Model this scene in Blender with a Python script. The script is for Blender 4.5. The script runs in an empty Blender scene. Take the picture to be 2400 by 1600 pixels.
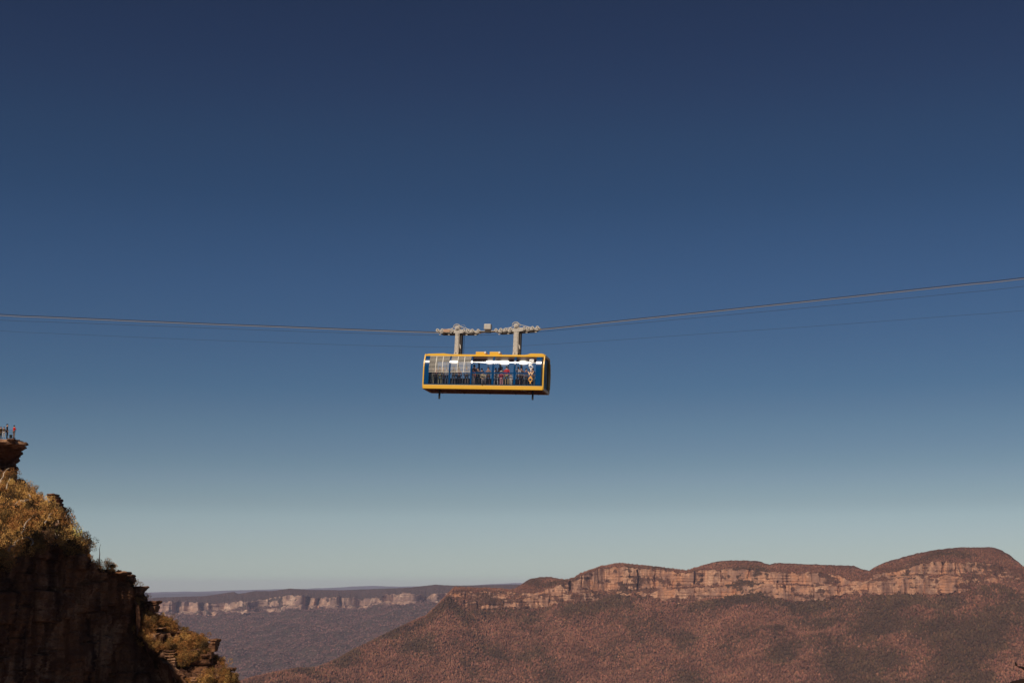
import bpy, bmesh, math, random
import numpy as np
from mathutils import Vector, Matrix, Euler

R = math.radians
scene = bpy.context.scene
COL = scene.collection
rng = np.random.default_rng(7)
random.seed(7)

# ------------------------------------------------------------------ camera
FPX = 3333.0                      # focal length in pixels of the 2400 px frame (50 mm)
PITCH = R(9.96)
CP, SP = math.cos(PITCH), math.sin(PITCH)
cam_d = bpy.data.cameras.new('camera')
cam = bpy.data.objects.new('camera', cam_d)
COL.objects.link(cam)
cam_d.sensor_width = 36.0
cam_d.lens = 50.0
cam_d.clip_start = 0.5
cam_d.clip_end = 120000.0
cam.location = (0, 0, 0)
cam.rotation_euler = (math.pi / 2 + PITCH, 0, 0)
scene.camera = cam

# ------------------------------------------------------------------ light
SUN_AZ, SUN_EL = 25.3, 42.0       # degrees left of straight behind the camera, elevation
S = Vector((-math.sin(R(SUN_AZ)) * math.cos(R(SUN_EL)), -math.cos(R(SUN_AZ)) * math.cos(R(SUN_EL)), math.sin(R(SUN_EL))))
sun_d = bpy.data.lights.new('sun', 'SUN')
sun_d.energy = 3.6
sun_d.angle = R(0.5)
sun_d.color = (1.0, 0.86, 0.70)
sun = bpy.data.objects.new('sun', sun_d)
COL.objects.link(sun)
sun.location = (0, 0, 400)
sun.rotation_euler = S.to_track_quat('Z', 'Y').to_euler()

world = bpy.data.worlds.new('World')
scene.world = world
world.use_nodes = True
wn, wl = world.node_tree.nodes, world.node_tree.links
bg = wn['Background']
bg.inputs['Strength'].default_value = 0.15
sky = wn.new('ShaderNodeTexSky')
sky.sky_type = 'NISHITA'
sky.sun_disc = False
sky.sun_elevation = R(SUN_EL)
sky.sun_rotation = R(180 + SUN_AZ)
sky.altitude = 900
sky.air_density = 1.0
sky.dust_density = 0.6
sky.ozone_density = 2.0
tc = wn.new('ShaderNodeTexCoord')
sx = wn.new('ShaderNodeSeparateXYZ')
wl.new(tc.outputs['Generated'], sx.inputs[0])
ramp = wn.new('ShaderNodeValToRGB')
wl.new(sx.outputs['Z'], ramp.inputs['Fac'])
SKY_GRADE = [(0.0, (0.3688, 0.4349, 0.4785)), (0.0117, (0.3688, 0.4349, 0.4785)), (0.016, (0.3618, 0.4118, 0.4615)), (0.0233, (0.3484, 0.3859, 0.4324)), (0.0305, (0.3417, 0.3711, 0.4154)), (0.0393, (0.336, 0.3589, 0.3995)), (0.051, (0.3227, 0.3433, 0.3717)), (0.06, (0.2858, 0.3044, 0.3278)), (0.0689, (0.2672, 0.2905, 0.3132)), (0.0777, (0.2507, 0.2728, 0.3016)), (0.0866, (0.2252, 0.2557, 0.2824)), (0.0984, (0.205, 0.2378, 0.2711)), (0.1132, (0.1841, 0.225, 0.2592)), (0.125, (0.168, 0.2094, 0.2492)), (0.1398, (0.1437, 0.1951, 0.241)), (0.1723, (0.1297, 0.1784, 0.2323)), (0.2074, (0.1191, 0.1688, 0.2282)), (0.2423, (0.1084, 0.156, 0.2124)), (0.2709, (0.0975, 0.1421, 0.192)), (0.3076, (0.0975, 0.1339, 0.178)), (0.3407, (0.0957, 0.119, 0.1627)), (0.3703, (0.0908, 0.1089, 0.1512)), (0.3913, (0.0898, 0.1047, 0.1446)), (1.0, (0.0808, 0.0942, 0.1302))]
cr = ramp.color_ramp
for k, (p, c) in enumerate(SKY_GRADE):
    e = cr.elements[k] if k < 2 else cr.elements.new(p)
    e.position = p
    e.color = (*c, 1)
mul = wn.new('ShaderNodeMix')
mul.data_type = 'RGBA'
mul.blend_type = 'MULTIPLY'
mul.inputs['Factor'].default_value = 1.0
wl.new(sky.outputs[0], mul.inputs['A'])
wl.new(ramp.outputs[0], mul.inputs['B'])
wl.new(mul.outputs['Result'], bg.inputs['Color'])

vs = scene.view_settings
vs.view_transform = 'Standard'
vs.look = 'None'
vs.exposure = 0.0
vs.gamma = 1.0
vs.use_curve_mapping = False
scene.cycles.volume_bounces = 1
scene.cycles.transparent_max_bounces = 24
scene.cycles.max_bounces = 8


# ------------------------------------------------------------------ measuring helpers
def ray(px, py):
    u = (px - 1200.0) / FPX
    v = (800.0 - py) / FPX
    return u, CP - v * SP, SP + v * CP

def at(px, py, Y):
    a, b, c = ray(px, py)
    s = Y / b
    return Vector((a * s, Y, c * s))

def zpy(py, Y):
    v = (800.0 - np.asarray(py, float)) / FPX
    return (SP + v * CP) / (CP - v * SP) * Y

def tr(points, x):
    p = sorted(points)
    return np.interp(x, [a for a, b in p], [b for a, b in p])


def project(P):
    x, y, z = P[..., 0], P[..., 1], P[..., 2]
    f = y * CP + z * SP
    return np.stack([1200 + FPX * x / f, 800 - FPX * (-y * SP + z * CP) / f], -1)


# ------------------------------------------------------------------ noise
_perm = np.random.default_rng(3).permutation(256)
_perm = np.concatenate([_perm, _perm, _perm])
_g = np.random.default_rng(4).normal(size=(256, 3))
_g /= np.linalg.norm(_g, axis=1)[:, None]

def perlin(x, y, z):
    x, y, z = np.broadcast_arrays(np.asarray(x, float), np.asarray(y, float), np.asarray(z, float))
    xi, yi, zi = np.floor(x).astype(int), np.floor(y).astype(int), np.floor(z).astype(int)
    xf, yf, zf = x - xi, y - yi, z - zi
    u, v, w = [t * t * t * (t * (t * 6 - 15) + 10) for t in (xf, yf, zf)]
    out = 0
    for i in (0, 1):
        for j in (0, 1):
            for k in (0, 1):
                h = _perm[_perm[_perm[(xi + i) & 255] + ((yi + j) & 255)] + ((zi + k) & 255)]
                g = _g[h]
                d = g[..., 0] * (xf - i) + g[..., 1] * (yf - j) + g[..., 2] * (zf - k)
                out = out + d * (u if i else 1 - u) * (v if j else 1 - v) * (w if k else 1 - w)
    return out * 1.6

def fbm(x, y, z, o=4):
    a, s, t = 1.0, 0.0, 0.0
    for k in range(o):
        f = 2.03 ** k
        s = s + a * perlin(x * f + 13.7 * k, y * f + 5.1 * k, z * f + 9.3 * k)
        t += a
        a *= 0.5
    return s / t * 1.5

def ridged(x, y, z, o=3):
    a, s = 1.0, 0.0
    for k in range(o):
        f = 2.1 ** k
        s = s + a * (1 - 2 * np.abs(perlin(x * f + 3.3 * k, y * f + 7 * k, z * f)))
        a *= 0.5
    return s / 1.75

def sstep(a, b, x):
    t = np.clip((x - a) / (b - a), 0, 1)
    return t * t * (3 - 2 * t)


# ------------------------------------------------------------------ object helpers
def tag(o, label=None, cat=None, group=None, kind=None):
    if label: o['label'] = label
    if cat: o['category'] = cat
    if group: o['group'] = group
    if kind: o['kind'] = kind
    return o

def link(o, parent=None):
    COL.objects.link(o)
    if parent is not None:
        o.parent = parent
    return o

def empty(name, loc=(0, 0, 0), rot=(0, 0, 0)):
    o = bpy.data.objects.new(name, None)
    o.empty_display_size = 0.3
    o.location = loc
    o.rotation_euler = rot
    COL.objects.link(o)
    return o

def np_mesh(name, verts, faces, mat, parent=None, smooth=False, attrs=None):
    """verts (n,3), faces (m,k) with one k"""
    me = bpy.data.meshes.new(name)
    verts = np.asarray(verts, np.float32)
    faces = np.asarray(faces, np.int32)
    n, m, k = len(verts), len(faces), faces.shape[1]
    me.vertices.add(n)
    me.vertices.foreach_set('co', verts.ravel())
    me.loops.add(m * k)
    me.loops.foreach_set('vertex_index', faces.ravel())
    me.polygons.add(m)
    me.polygons.foreach_set('loop_start', np.arange(m, dtype=np.int32) * k)
    me.polygons.foreach_set('loop_total', np.full(m, k, np.int32))
    me.polygons.foreach_set('use_smooth', np.full(m, smooth, bool))
    for an, av in (attrs or {}).items():
        if av.ndim == 1:
            a = me.attributes.new(an, 'FLOAT', 'POINT')
            a.data.foreach_set('value', av.astype(np.float32))
        else:
            a = me.attributes.new(an, 'FLOAT_COLOR', 'POINT')
            c = np.ones((n, 4), np.float32)
            c[:, :3] = av
            a.data.foreach_set('color', c.ravel())
    me.update(calc_edges=True)
    me.materials.append(mat)
    o = bpy.data.objects.new(name, me)
    return link(o, parent)

def grid_faces(n, m, off=0):
    i, j = np.meshgrid(np.arange(n - 1), np.arange(m - 1), indexing='ij')
    a = (i * m + j).ravel()
    return np.stack([a, a + 1, a + m + 1, a + m], 1) + off

class MB:
    """collects shapes into one mesh"""
    def __init__(self):
        self.bm = bmesh.new()
    def poly(self, vs, fs):
        b = [self.bm.verts.new(v) for v in vs]
        for f in fs:
            try:
                self.bm.faces.new([b[i] for i in f])
            except ValueError:
                pass
        return self
    def box(self, x0, x1, y0, y1, z0, z1, bev=0.0):
        r = bmesh.ops.create_cube(self.bm, size=1.0, matrix=Matrix.Translation(((x0 + x1) / 2, (y0 + y1) / 2, (z0 + z1) / 2)) @ Matrix.Diagonal((abs(x1 - x0), abs(y1 - y0), abs(z1 - z0), 1)))
        if bev > 0:
            es = list({e for v in r['verts'] for e in v.link_edges})
            bmesh.ops.bevel(self.bm, geom=es, offset=bev, segments=2, affect='EDGES', profile=0.5)
        return self
    def bar(self, a, b, w, h=None, up=(0, 0, 1)):
        a, b = Vector(a), Vector(b)
        h = w if h is None else h
        d = b - a
        L = d.length
        zax = d.normalized()
        up = Vector(up)
        if abs(zax.dot(up)) > 0.98:
            up = Vector((1, 0, 0))
        xax = up.cross(zax).normalized()
        yax = zax.cross(xax)
        m = Matrix((xax, yax, zax)).transposed().to_4x4()
        m.translation = (a + b) / 2
        bmesh.ops.create_cube(self.bm, size=1.0, matrix=m @ Matrix.Diagonal((w, h, L, 1)))
        return self
    def cyl(self, a, b, r, n=12, r2=None):
        a, b = Vector(a), Vector(b)
        d = b - a
        m = d.to_track_quat('Z', 'Y').to_matrix().to_4x4()
        m.translation = (a + b) / 2
        bmesh.ops.create_cone(self.bm, cap_ends=True, segments=n, radius1=r, radius2=r if r2 is None else r2, depth=d.length, matrix=m)
        return self
    def tube(self, pts, r, n=6):
        pts = [Vector(p) for p in pts]
        rs = r if isinstance(r, (list, tuple)) else [r] * len(pts)
        rings = []
        up = Vector((0.13, 0.31, 0.94)).normalized()
        for i, p in enumerate(pts):
            d = (pts[min(i + 1, len(pts) - 1)] - pts[max(i - 1, 0)]).normalized()
            x = up.cross(d).normalized()
            y = d.cross(x)
            rings.append([self.bm.verts.new(p + (x * math.cos(2 * math.pi * k / n) + y * math.sin(2 * math.pi * k / n)) * rs[i]) for k in range(n)])
        for a, b in zip(rings, rings[1:]):
            for k in range(n):
                self.bm.faces.new((a[k], a[(k + 1) % n], b[(k + 1) % n], b[k]))
        self.bm.faces.new(rings[0][::-1])
        self.bm.faces.new(rings[-1])
        return self
    def prism_y(self, xz, y0, y1):
        """polygon in x,z pushed along y"""
        n = len(xz)
        vs = [(x, y0, z) for x, z in xz] + [(x, y1, z) for x, z in xz]
        fs = [tuple(range(n)), tuple(range(2 * n - 1, n - 1, -1))] + [(i, i + n, (i + 1) % n + n, (i + 1) % n) for i in range(n)]
        return self.poly(vs, fs)
    def prism_x(self, yz, x0, x1):
        n = len(yz)
        vs = [(x0, y, z) for y, z in yz] + [(x1, y, z) for y, z in yz]
        fs = [tuple(range(n)), tuple(range(2 * n - 1, n - 1, -1))] + [(i, i + n, (i + 1) % n + n, (i + 1) % n) for i in range(n)]
        return self.poly(vs, fs)
    def strip_x(self, yz, x0, x1, th):
        """profile line in y,z given a thickness towards +y and swept along x"""
        n = len(yz)
        o = []
        for i in range(n):
            a, b = Vector(yz[max(i - 1, 0)]), Vector(yz[min(i + 1, n - 1)])
            d = (b - a).normalized()
            nn = Vector((d.y, -d.x))
            if nn.x < 0: nn = -nn
            o.append((yz[i][0] + nn.x * th, yz[i][1] + nn.y * th))
        for i in range(n - 1):
            q = [yz[i], yz[i + 1], o[i + 1], o[i]]
            self.prism_x(q, x0, x1)
        bmesh.ops.remove_doubles(self.bm, verts=self.bm.verts, dist=1e-5)
        return self
    def build(self, name, mat, parent=None, smooth=False):
        bmesh.ops.recalc_face_normals(self.bm, faces=self.bm.faces)
        me = bpy.data.meshes.new(name)
        self.bm.to_mesh(me)
        self.bm.free()
        me.materials.append(mat)
        if smooth:
            me.polygons.foreach_set('use_smooth', [True] * len(me.polygons))
            me.set_sharp_from_angle(angle=R(35))
        return link(bpy.data.objects.new(name, me), parent)


# ------------------------------------------------------------------ materials
def nodes(name):
    m = bpy.data.materials.new(name)
    m.use_nodes = True
    return m, m.node_tree.nodes, m.node_tree.links, m.node_tree.nodes['Principled BSDF']

def mat(name, col, rough=0.6, metal=0.0, var=0.15, scale=3.0, spec=0.4, coat=0.0):
    m, n, l, b = nodes(name)
    t = n.new('ShaderNodeTexCoord')
    ns = n.new('ShaderNodeTexNoise')
    ns.inputs['Scale'].default_value = scale
    ns.inputs['Detail'].default_value = 5
    l.new(t.outputs['Object'], ns.inputs['Vector'])
    mx = n.new('ShaderNodeMix')
    mx.data_type = 'RGBA'
    mx.inputs['A'].default_value = (*[c * (1 - var) for c in col], 1)
    mx.inputs['B'].default_value = (*[min(1, c * (1 + var)) for c in col], 1)
    l.new(ns.outputs['Fac'], mx.inputs['Factor'])
    l.new(mx.outputs['Result'], b.inputs['Base Color'])
    b.inputs['Roughness'].default_value = rough
    b.inputs['Metallic'].default_value = metal
    b.inputs['Specular IOR Level'].default_value = spec
    b.inputs['Coat Weight'].default_value = coat
    return m

def mixc(n, l, fac, a, b):
    mx = n.new('ShaderNodeMix')
    mx.data_type = 'RGBA'
    for k, v in (('Factor', fac), ('A', a), ('B', b)):
        if isinstance(v, (int, float)):
            mx.inputs[k].default_value = v
        elif isinstance(v, tuple):
            mx.inputs[k].default_value = (*v, 1)
        else:
            l.new(v, mx.inputs[k])
    return mx.outputs['Result']

def nnoise(n, l, vec, scale, detail=5, rough=0.55):
    mp = n.new('ShaderNodeMapping')
    mp.inputs['Scale'].default_value = scale
    l.new(vec, mp.inputs['Vector'])
    ns = n.new('ShaderNodeTexNoise')
    ns.inputs['Scale'].default_value = 1.0
    ns.inputs['Detail'].default_value = detail
    ns.inputs['Roughness'].default_value = rough
    l.new(mp.outputs[0], ns.inputs['Vector'])
    return ns.outputs['Fac']

def ramp2(n, l, fac, lo, hi):
    r = n.new('ShaderNodeMapRange')
    r.inputs['From Min'].default_value = lo
    r.inputs['From Max'].default_value = hi
    l.new(fac, r.inputs['Value'])
    return r.outputs[0]

def rock_mat(name, c_orange, c_pale, c_dark, unit, veg_a=None, veg_b=None, bump=0.6, stain=False):
    """layered sandstone; unit is the size in metres of a main bed; 'cover' attribute lays scrub colour over it"""
    m, n, l, b = nodes(name)
    t = n.new('ShaderNodeTexCoord')
    v = t.outputs['Object']
    u = 1.0 / unit
    strata = nnoise(n, l, v, (u * .35, u * .35, u * 1.6), 6, .65)
    streak = nnoise(n, l, v, (u * .9, u * .9, u * .08), 6, .6)
    blotch = nnoise(n, l, v, (u * .35, u * .35, u * .25), 5)
    fine = nnoise(n, l, v, (u * 3, u * 3, u * 5), 5, .7)
    c = mixc(n, l, ramp2(n, l, blotch, .42, .62), c_orange, c_pale)
    grey = nnoise(n, l, v, (u * .30, u * .30, u * .55), 6, .65)
    c = mixc(n, l, ramp2(n, l, grey, .48, .60), c, tuple(x * 1.25 for x in c_dark))
    c = mixc(n, l, ramp2(n, l, streak, .48, .60), c, c_dark)
    c = mixc(n, l, ramp2(n, l, strata, .60, .68), c, tuple(x * .55 for x in c_dark))
    c = mixc(n, l, ramp2(n, l, fine, .30, .75), c, tuple(x * .5 for x in c_orange))
    if stain:
        st = nnoise(n, l, v, (u * .50, u * .50, u * .035), 4, .6)
        c = mixc(n, l, ramp2(n, l, st, .50, .62), c, tuple(x * .5 for x in c_dark))
    if veg_a:
        a = n.new('ShaderNodeAttribute'); a.attribute_name = 'cover'
        tn = n.new('ShaderNodeAttribute'); tn.attribute_name = 'tint'
        g = mixc(n, l, tn.outputs['Fac'], veg_a, veg_b)
        g = mixc(n, l, ramp2(n, l, nnoise(n, l, v, (u * 2, u * 2, u * 2), 5, .7), .35, .7), g, tuple(x * .45 for x in veg_b))
        fa = n.new('ShaderNodeMath'); fa.operation = 'ADD'
        sb = n.new('ShaderNodeMath'); sb.operation = 'MULTIPLY_ADD'
        l.new(nnoise(n, l, v, (u * 2.5, u * 2.5, u * 2.5), 4, .6), sb.inputs[0]); sb.inputs[1].default_value = 1.2; sb.inputs[2].default_value = -.6
        l.new(a.outputs['Fac'], fa.inputs[0]); l.new(sb.outputs[0], fa.inputs[1])
        c = mixc(n, l, ramp2(n, l, fa.outputs[0], .40, .60), c, g)
    l.new(c, b.inputs['Base Color'])
    b.inputs['Roughness'].default_value = 0.9
    b.inputs['Specular IOR Level'].default_value = 0.15
    bp = n.new('ShaderNodeBump')
    bp.inputs['Strength'].default_value = bump
    bp.inputs['Distance'].default_value = unit * .12
    l.new(fine, bp.inputs['Height'])
    l.new(bp.outputs[0], b.inputs['Normal'])
    return m

def foliage_mat(name):
    m, n, l, b = nodes(name)
    a = n.new('ShaderNodeAttribute'); a.attribute_name = 'leaf'
    l.new(a.outputs['Color'], b.inputs['Base Color'])
    b.inputs['Roughness'].default_value = 0.75
    b.inputs['Specular IOR Level'].default_value = 0.15
    return m

M_far = rock_mat('sandstone_distant', (.56, .26, .14), (.70, .43, .28), (.25, .15, .115), 28, (.18, .080, .052), (.085, .050, .029))
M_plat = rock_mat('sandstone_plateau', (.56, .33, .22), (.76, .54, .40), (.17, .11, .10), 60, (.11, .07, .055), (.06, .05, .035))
M_cliff = rock_mat('sandstone_near', (.32, .15, .075), (.56, .35, .22), (.105, .046, .029), 1.5, (.11, .055, .020), (.06, .032, .014), 1.0, True)
M_hill = mat('far_hill_haze_blue', (.085, .10, .12), .95, var=.3, scale=.002)  # blue of the distant haze mixed into the hill colour
M_leaf = foliage_mat('leaves')

YELLOW = mat('yellow_paint', (.82, .46, .04), .36, var=.06, coat=.15)
BLUE = mat('blue_paint', (.002, .052, .165), .14, var=.10, spec=.25)
CREAM = mat('galvanised_steel', (.49, .45, .40), .5, .15, var=.32, scale=7)
DARKST = mat('dark_steel', (.045, .035, .03), .55, .3, var=.3, scale=6)
RUST = mat('weathered_cover', (.50, .31, .20), .7, var=.2)
BLACK = mat('black_rubber', (.010, .010, .012), .6, var=.2)
WHITE = mat('white_louvre', (.85, .80, .70), .4, var=.05)
FLOORM = mat('cabin_underside', (.34, .16, .10), .7, var=.35, scale=1.5)
INNER = mat('cabin_lining', (.13, .055, .035), .7, var=.3)
RAILM = mat('steel_rail', (.75, .75, .72), .25, .8, var=.05)
CABLE_L = mat('bright_wire_rope', (.34, .31, .29), .5, .3, var=.15, scale=40)
CABLE_D = mat('greased_wire_rope', (.045, .04, .042), .6, .3, var=.2, scale=40)
BRANCH = mat('bleached_wood', (.55, .42, .30), .8, var=.25, scale=4)
BARK = mat('dark_bark', (.05, .028, .018), .9, var=.3, scale=8)
BARK_SHADED = mat('shaded_bark', (.012, .006, .005), .9, var=.3, scale=20)  # foreground shade put into the bark colour

def glass_mat():
    m, n, l, b = nodes('window_glass')
    out = n['Material Output']
    n.remove(b)
    tp = n.new('ShaderNodeBsdfTransparent'); tp.inputs[0].default_value = (.93, .94, .95, 1)
    gl = n.new('ShaderNodeBsdfGlossy'); gl.inputs['Roughness'].default_value = .13
    gl.inputs['Color'].default_value = (1, 1, 1, 1)
    fr = n.new('ShaderNodeFresnel'); fr.inputs['IOR'].default_value = 1.38
    mx = n.new('ShaderNodeMixShader')
    l.new(fr.outputs[0], mx.inputs[0]); l.new(tp.outputs[0], mx.inputs[1]); l.new(gl.outputs[0], mx.inputs[2])
    l.new(mx.outputs[0], out.inputs['Surface'])
    t = n.new('ShaderNodeTexCoord')
    ns = nnoise(n, l, t.outputs['Object'], (.75, .5, .1), 1)
    rr = n.new('ShaderNodeMapRange')
    rr.inputs['From Min'].default_value = .57; rr.inputs['From Max'].default_value = .68
    rr.inputs['To Min'].default_value = .036; rr.inputs['To Max'].default_value = .20
    l.new(ns, rr.inputs['Value']); l.new(rr.outputs[0], gl.inputs['Roughness'])
    return m
GLASS = glass_mat()
DGLASS = mat('dark_end_glass', (.012, .010, .014), .12, var=.1, spec=.5)


# ================================================================== VALLEY, MOUNTAINS
KV = CP + 550 / FPX * SP
def col_k(px):
    return (px - 1200.0) / FPX / KV

def ico():
    bm = bmesh.new()
    bmesh.ops.create_icosphere(bm, subdivisions=1, radius=1)
    v = np.array([p.co[:] for p in bm.verts]); f = np.array([[x.index for x in q.verts] for q in bm.faces])
    bm.free()
    return v, f
ICO_V, ICO_F = ico()

def crowns(name, pts, hs, rs, cols, label):
    """a wood too far off to count: every crown a lumpy blob, one object"""
    n = len(pts)
    jit = rng.normal(1, .22, (n, len(ICO_V), 1))
    v = ICO_V[None] * jit
    v = v * np.stack([rs, rs, hs * .5], 1)[:, None, :]
    v[:, :, 2] += (hs * .45)[:, None]
    v = v + pts[:, None, :]
    f = ICO_F[None] + (np.arange(n) * len(ICO_V))[:, None, None]
    c = np.repeat(cols, len(ICO_V), 0)
    o = np_mesh(name, v.reshape(-1, 3), f.reshape(-1, 3), M_leaf, smooth=False, attrs={'leaf': c})
    return tag(o, label, 'forest', kind='stuff')

CRACKS = {'mountain': [(1495, 1.24, 40.5, 1338, 1381), (1628, 1.116, 40.5, 1334, 1366), (1335, 1.8599999999999999, 54.0, 1364, 1382), (1288, 1.55, 13.5, 1372, 1420), (1364, 1.116, 11.25, 1362, 1376), (1470, 0.992, 9.0, 1360, 1380), (1690, 1.364, 13.5, 1338, 1362), (1535, 1.116, 11.25, 1340, 1378), (1822, 1.364, 18.0, 1362, 1378), (1757, 1.24, 13.5, 1336, 1352), (1905, 1.364, 13.5, 1372, 1402), (1965, 1.24, 13.5, 1372, 1392), (2035, 1.116, 12.6, 1366, 1380), (2120, 1.24, 11.700000000000001, 1360, 1390), (2165, 1.24, 11.700000000000001, 1325, 1395), (2210, 1.55, 13.5, 1318, 1350), (2240, 1.24, 11.700000000000001, 1322, 1345), (1120, 1.24, 11.25, 1410, 1432), (1180, 1.24, 11.25, 1410, 1428), (1222, 1.24, 11.25, 1408, 1428)], 'plateau': [(722, 7, 260.0, 1394, 1426), (748, 5, 220.0, 1400, 1430), (800, 4, 200.0, 1398, 1428), (478, 7, 260.0, 1412, 1446), (420, 8, 260.0, 1410, 1456), (1000, 4, 160.0, 1396, 1416)]}

def massif(name, material, pxs, Yc, S_, C1, L1, L2, C2, cap, dcliff, slope_len, nslope, slope_tan, cover_fn, amp, floor_z):
    """terrain: rounded top, two cliff tiers with a ledge, long forested slope; sampled along bearings"""
    px = np.asarray(pxs, float)
    k = col_k(px)
    s_, c1, l1, l2, c2 = [tr(q, px) for q in (S_, C1, L1, L2, C2)]
    has = np.clip((c2 - c1) / 12.0, 0, 1)
    c1 = c1 + has * (5 * fbm(px / 14, 1.0 + 0 * px, 0 * px, 3) + 4 * np.maximum(0, perlin(px / 9, 4.0 + 0 * px, 0 * px)))
    c2 = c2 + has * (7 * fbm(px / 17, 2.0 + 0 * px, 0 * px, 3) - 3)
    l1 = l1 + has * 4 * fbm(px / 20, 3.0 + 0 * px, 0 * px, 2)
    l2 = l2 + has * 4 * fbm(px / 13, 5.0 + 0 * px, 0 * px, 2)
    c1 = np.maximum(c1, s_ + 1); c2 = np.maximum(c2, c1 + .5)
    l1 = np.clip(l1, c1, c2); l2 = np.clip(l2, l1, c2)
    Y0 = Yc(px)
    xs = k * Y0
    rows_Y, rows_z, zone = [], [], []
    # back
    zs = zpy(s_, Y0 + cap)
    for q in (1.0, .6, .3, .1):
        rows_Y.append(Y0 + cap + cap * 3 * q); rows_z.append(zs - (cap * 1.2 * q ** 1.3)); zone.append(np.zeros_like(px))
    for q in np.linspace(0, 1, 16)[:-1]:
        Yq = Y0 + cap + (dcliff - cap) * q
        rows_Y.append(Yq); rows_z.append(zpy(s_ + (c1 - s_) * q ** 1.25, Yq)); zone.append(np.zeros_like(px) + .2 * q)
    def tier(a, b, ya, yb, n, z0):
        for q in np.linspace(0, 1, n + 1)[:-1]:
            Yq = Y0 + ya + (yb - ya) * q
            rows_Y.append(Yq); rows_z.append(zpy(a + (b - a) * q, Yq)); zone.append(np.zeros_like(px) + z0)
    tier(c1, l1, dcliff, dcliff * .6, 24, 1)
    tier(l1, l2, dcliff * .6, -dcliff * .5, 8, 2)
    tier(l2, c2, -dcliff * .5, -dcliff, 24, 1)
    zc = zpy(c2, Y0 - dcliff)
    kern = np.hanning(121); kern /= kern.sum()
    def smooth(a): return np.convolve(np.pad(a, 60, mode='edge'), kern, mode='valid')
    Ysm, zsm = smooth(Y0), smooth(zc)
    zc0, Y00 = zc, Y0
    for q in np.linspace(0, 1, nslope) ** 1.15:
        d = slope_len * q
        wq = min(1.0, d / 180.0)
        zc = zc0 * (1 - wq) + zsm * wq
        Yq = Y00 * (1 - wq) + Ysm * wq - dcliff - d
        und = amp * fbm(k * Yq / 260, Yq / 340, 2.2, 4) * min(1, d / 150)
        gul = amp * .35 * ridged(k * Yq / 260 + Yq / 700, Yq / 420, 8.1, 2) * min(1, d / 250)
        z = np.maximum(zc - d * slope_tan + und + gul, floor_z + 8 * fbm(k * Yq / 300, Yq / 300, 1.0, 3))
        rows_Y.append(Yq); rows_z.append(z); zone.append(np.zeros_like(px) + 3)
    Y = np.array(rows_Y); Z = np.array(rows_z); ZN = np.array(zone)
    K = k[None] + 0 * Y
    X = K * Y
    u = dcliff / 35.0
    isc = ((ZN > .5) & (ZN < 2.5)) * has[None]
    butt = 18 * u * ridged(X / (90 * u), 0 * X, Z / (500 * u), 3) + 5 * u * ridged(X / (24 * u), 0 * X + 4, Z / (160 * u), 3)
    bed = 3.5 * u * fbm(X / (200 * u), 0 * X + 9, Z / (9 * u), 3)
    crack = 0 * X
    for cx_, w_, d_, q0, q1 in CRACKS.get(name, ()):
        pyr_ = 1385 - Z / Y * 3385
        crack = crack + d_ * np.exp(-((px[None] + 1.3 * np.sin(pyr_ / 7.0 + cx_) - cx_) / w_) ** 2) * sstep(q0 - 4, q0, pyr_) * sstep(q1 + 4, q1, pyr_)
    butt = butt + 9 * u * np.minimum(0, perlin(X / (16 * u), Z / (70 * u), 0 * X + 2.2) + .15) * 2.2
    Yd = Y - isc * (butt + bed) + isc * crack
    X = K * Yd
    Z = Z + np.where(ZN < .5, 2.5 * fbm(X / 25, Yd / 25, 0 * X, 3), 0)
    cover, tint = cover_fn(px[None] + 0 * X, X, Yd, Z, ZN, has[None] + 0 * X)
    P = np.stack([X, Yd, Z], -1)
    n, m = X.shape
    np_o = np_mesh(name, P.reshape(-1, 3), grid_faces(n, m), material, smooth=False, attrs={'cover': cover.ravel(), 'tint': tint.ravel()})
    tag(np_o, kind='structure')
    return P, cover, tint, ZN

# ---- right-hand mountain, about 5.5 km off
mS = [(200, 1700), (500, 1640), (560, 1601), (600, 1587), (650, 1576), (700, 1567), (745, 1565), (790, 1547), (830, 1524), (900, 1489), (960, 1460), (1000, 1442), (1020, 1424), (1040, 1402), (1056, 1385), (1064, 1375),
      (1100, 1376), (1150, 1376), (1190, 1381), (1205, 1379), (1225, 1366), (1245, 1354), (1280, 1350), (1300, 1353), (1320, 1357), (1345, 1355), (1360, 1343), (1395, 1331), (1430, 1321), (1456, 1318), (1480, 1321), (1520, 1325), (1560, 1330), (1610, 1336), (1640, 1326), (1670, 1317), (1700, 1313),
      (1750, 1312), (1780, 1315), (1805, 1322), (1825, 1318), (1860, 1320), (1900, 1322), (1950, 1323), (2000, 1325), (2015, 1330), (2037, 1337), (2050, 1328), (2080, 1315), (2110, 1307), (2150, 1296), (2200, 1287), (2250, 1282), (2300, 1281), (2335, 1282), (2352, 1289), (2370, 1300), (2390, 1317), (2400, 1326), (2450, 1352), (2550, 1365), (2900, 1380)]
mC1 = [(200, 1702), (560, 1603), (1000, 1444), (1050, 1394), (1060, 1384), (1064, 1383), (1100, 1385), (1200, 1387), (1240, 1389), (1270, 1386), (1310, 1369), (1330, 1365), (1360, 1350), (1400, 1334), (1450, 1327), (1500, 1332), (1560, 1337), (1610, 1343), (1640, 1336), (1700, 1333), (1760, 1333), (1800, 1340), (1850, 1342), (1900, 1340), (1960, 1346), (1990, 1361), (2030, 1362), (2050, 1345), (2100, 1340), (2150, 1324), (2200, 1315), (2250, 1320), (2300, 1318), (2340, 1325), (2400, 1345), (2600, 1372), (2900, 1390)]
mL1 = [(1064, 1395), (1200, 1396), (1300, 1392), (1400, 1383), (1500, 1381), (1600, 1375), (1700, 1371), (1800, 1366), (1900, 1372), (2000, 1372), (2060, 1352), (2100, 1346), (2200, 1346), (2300, 1340), (2400, 1365)]
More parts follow.
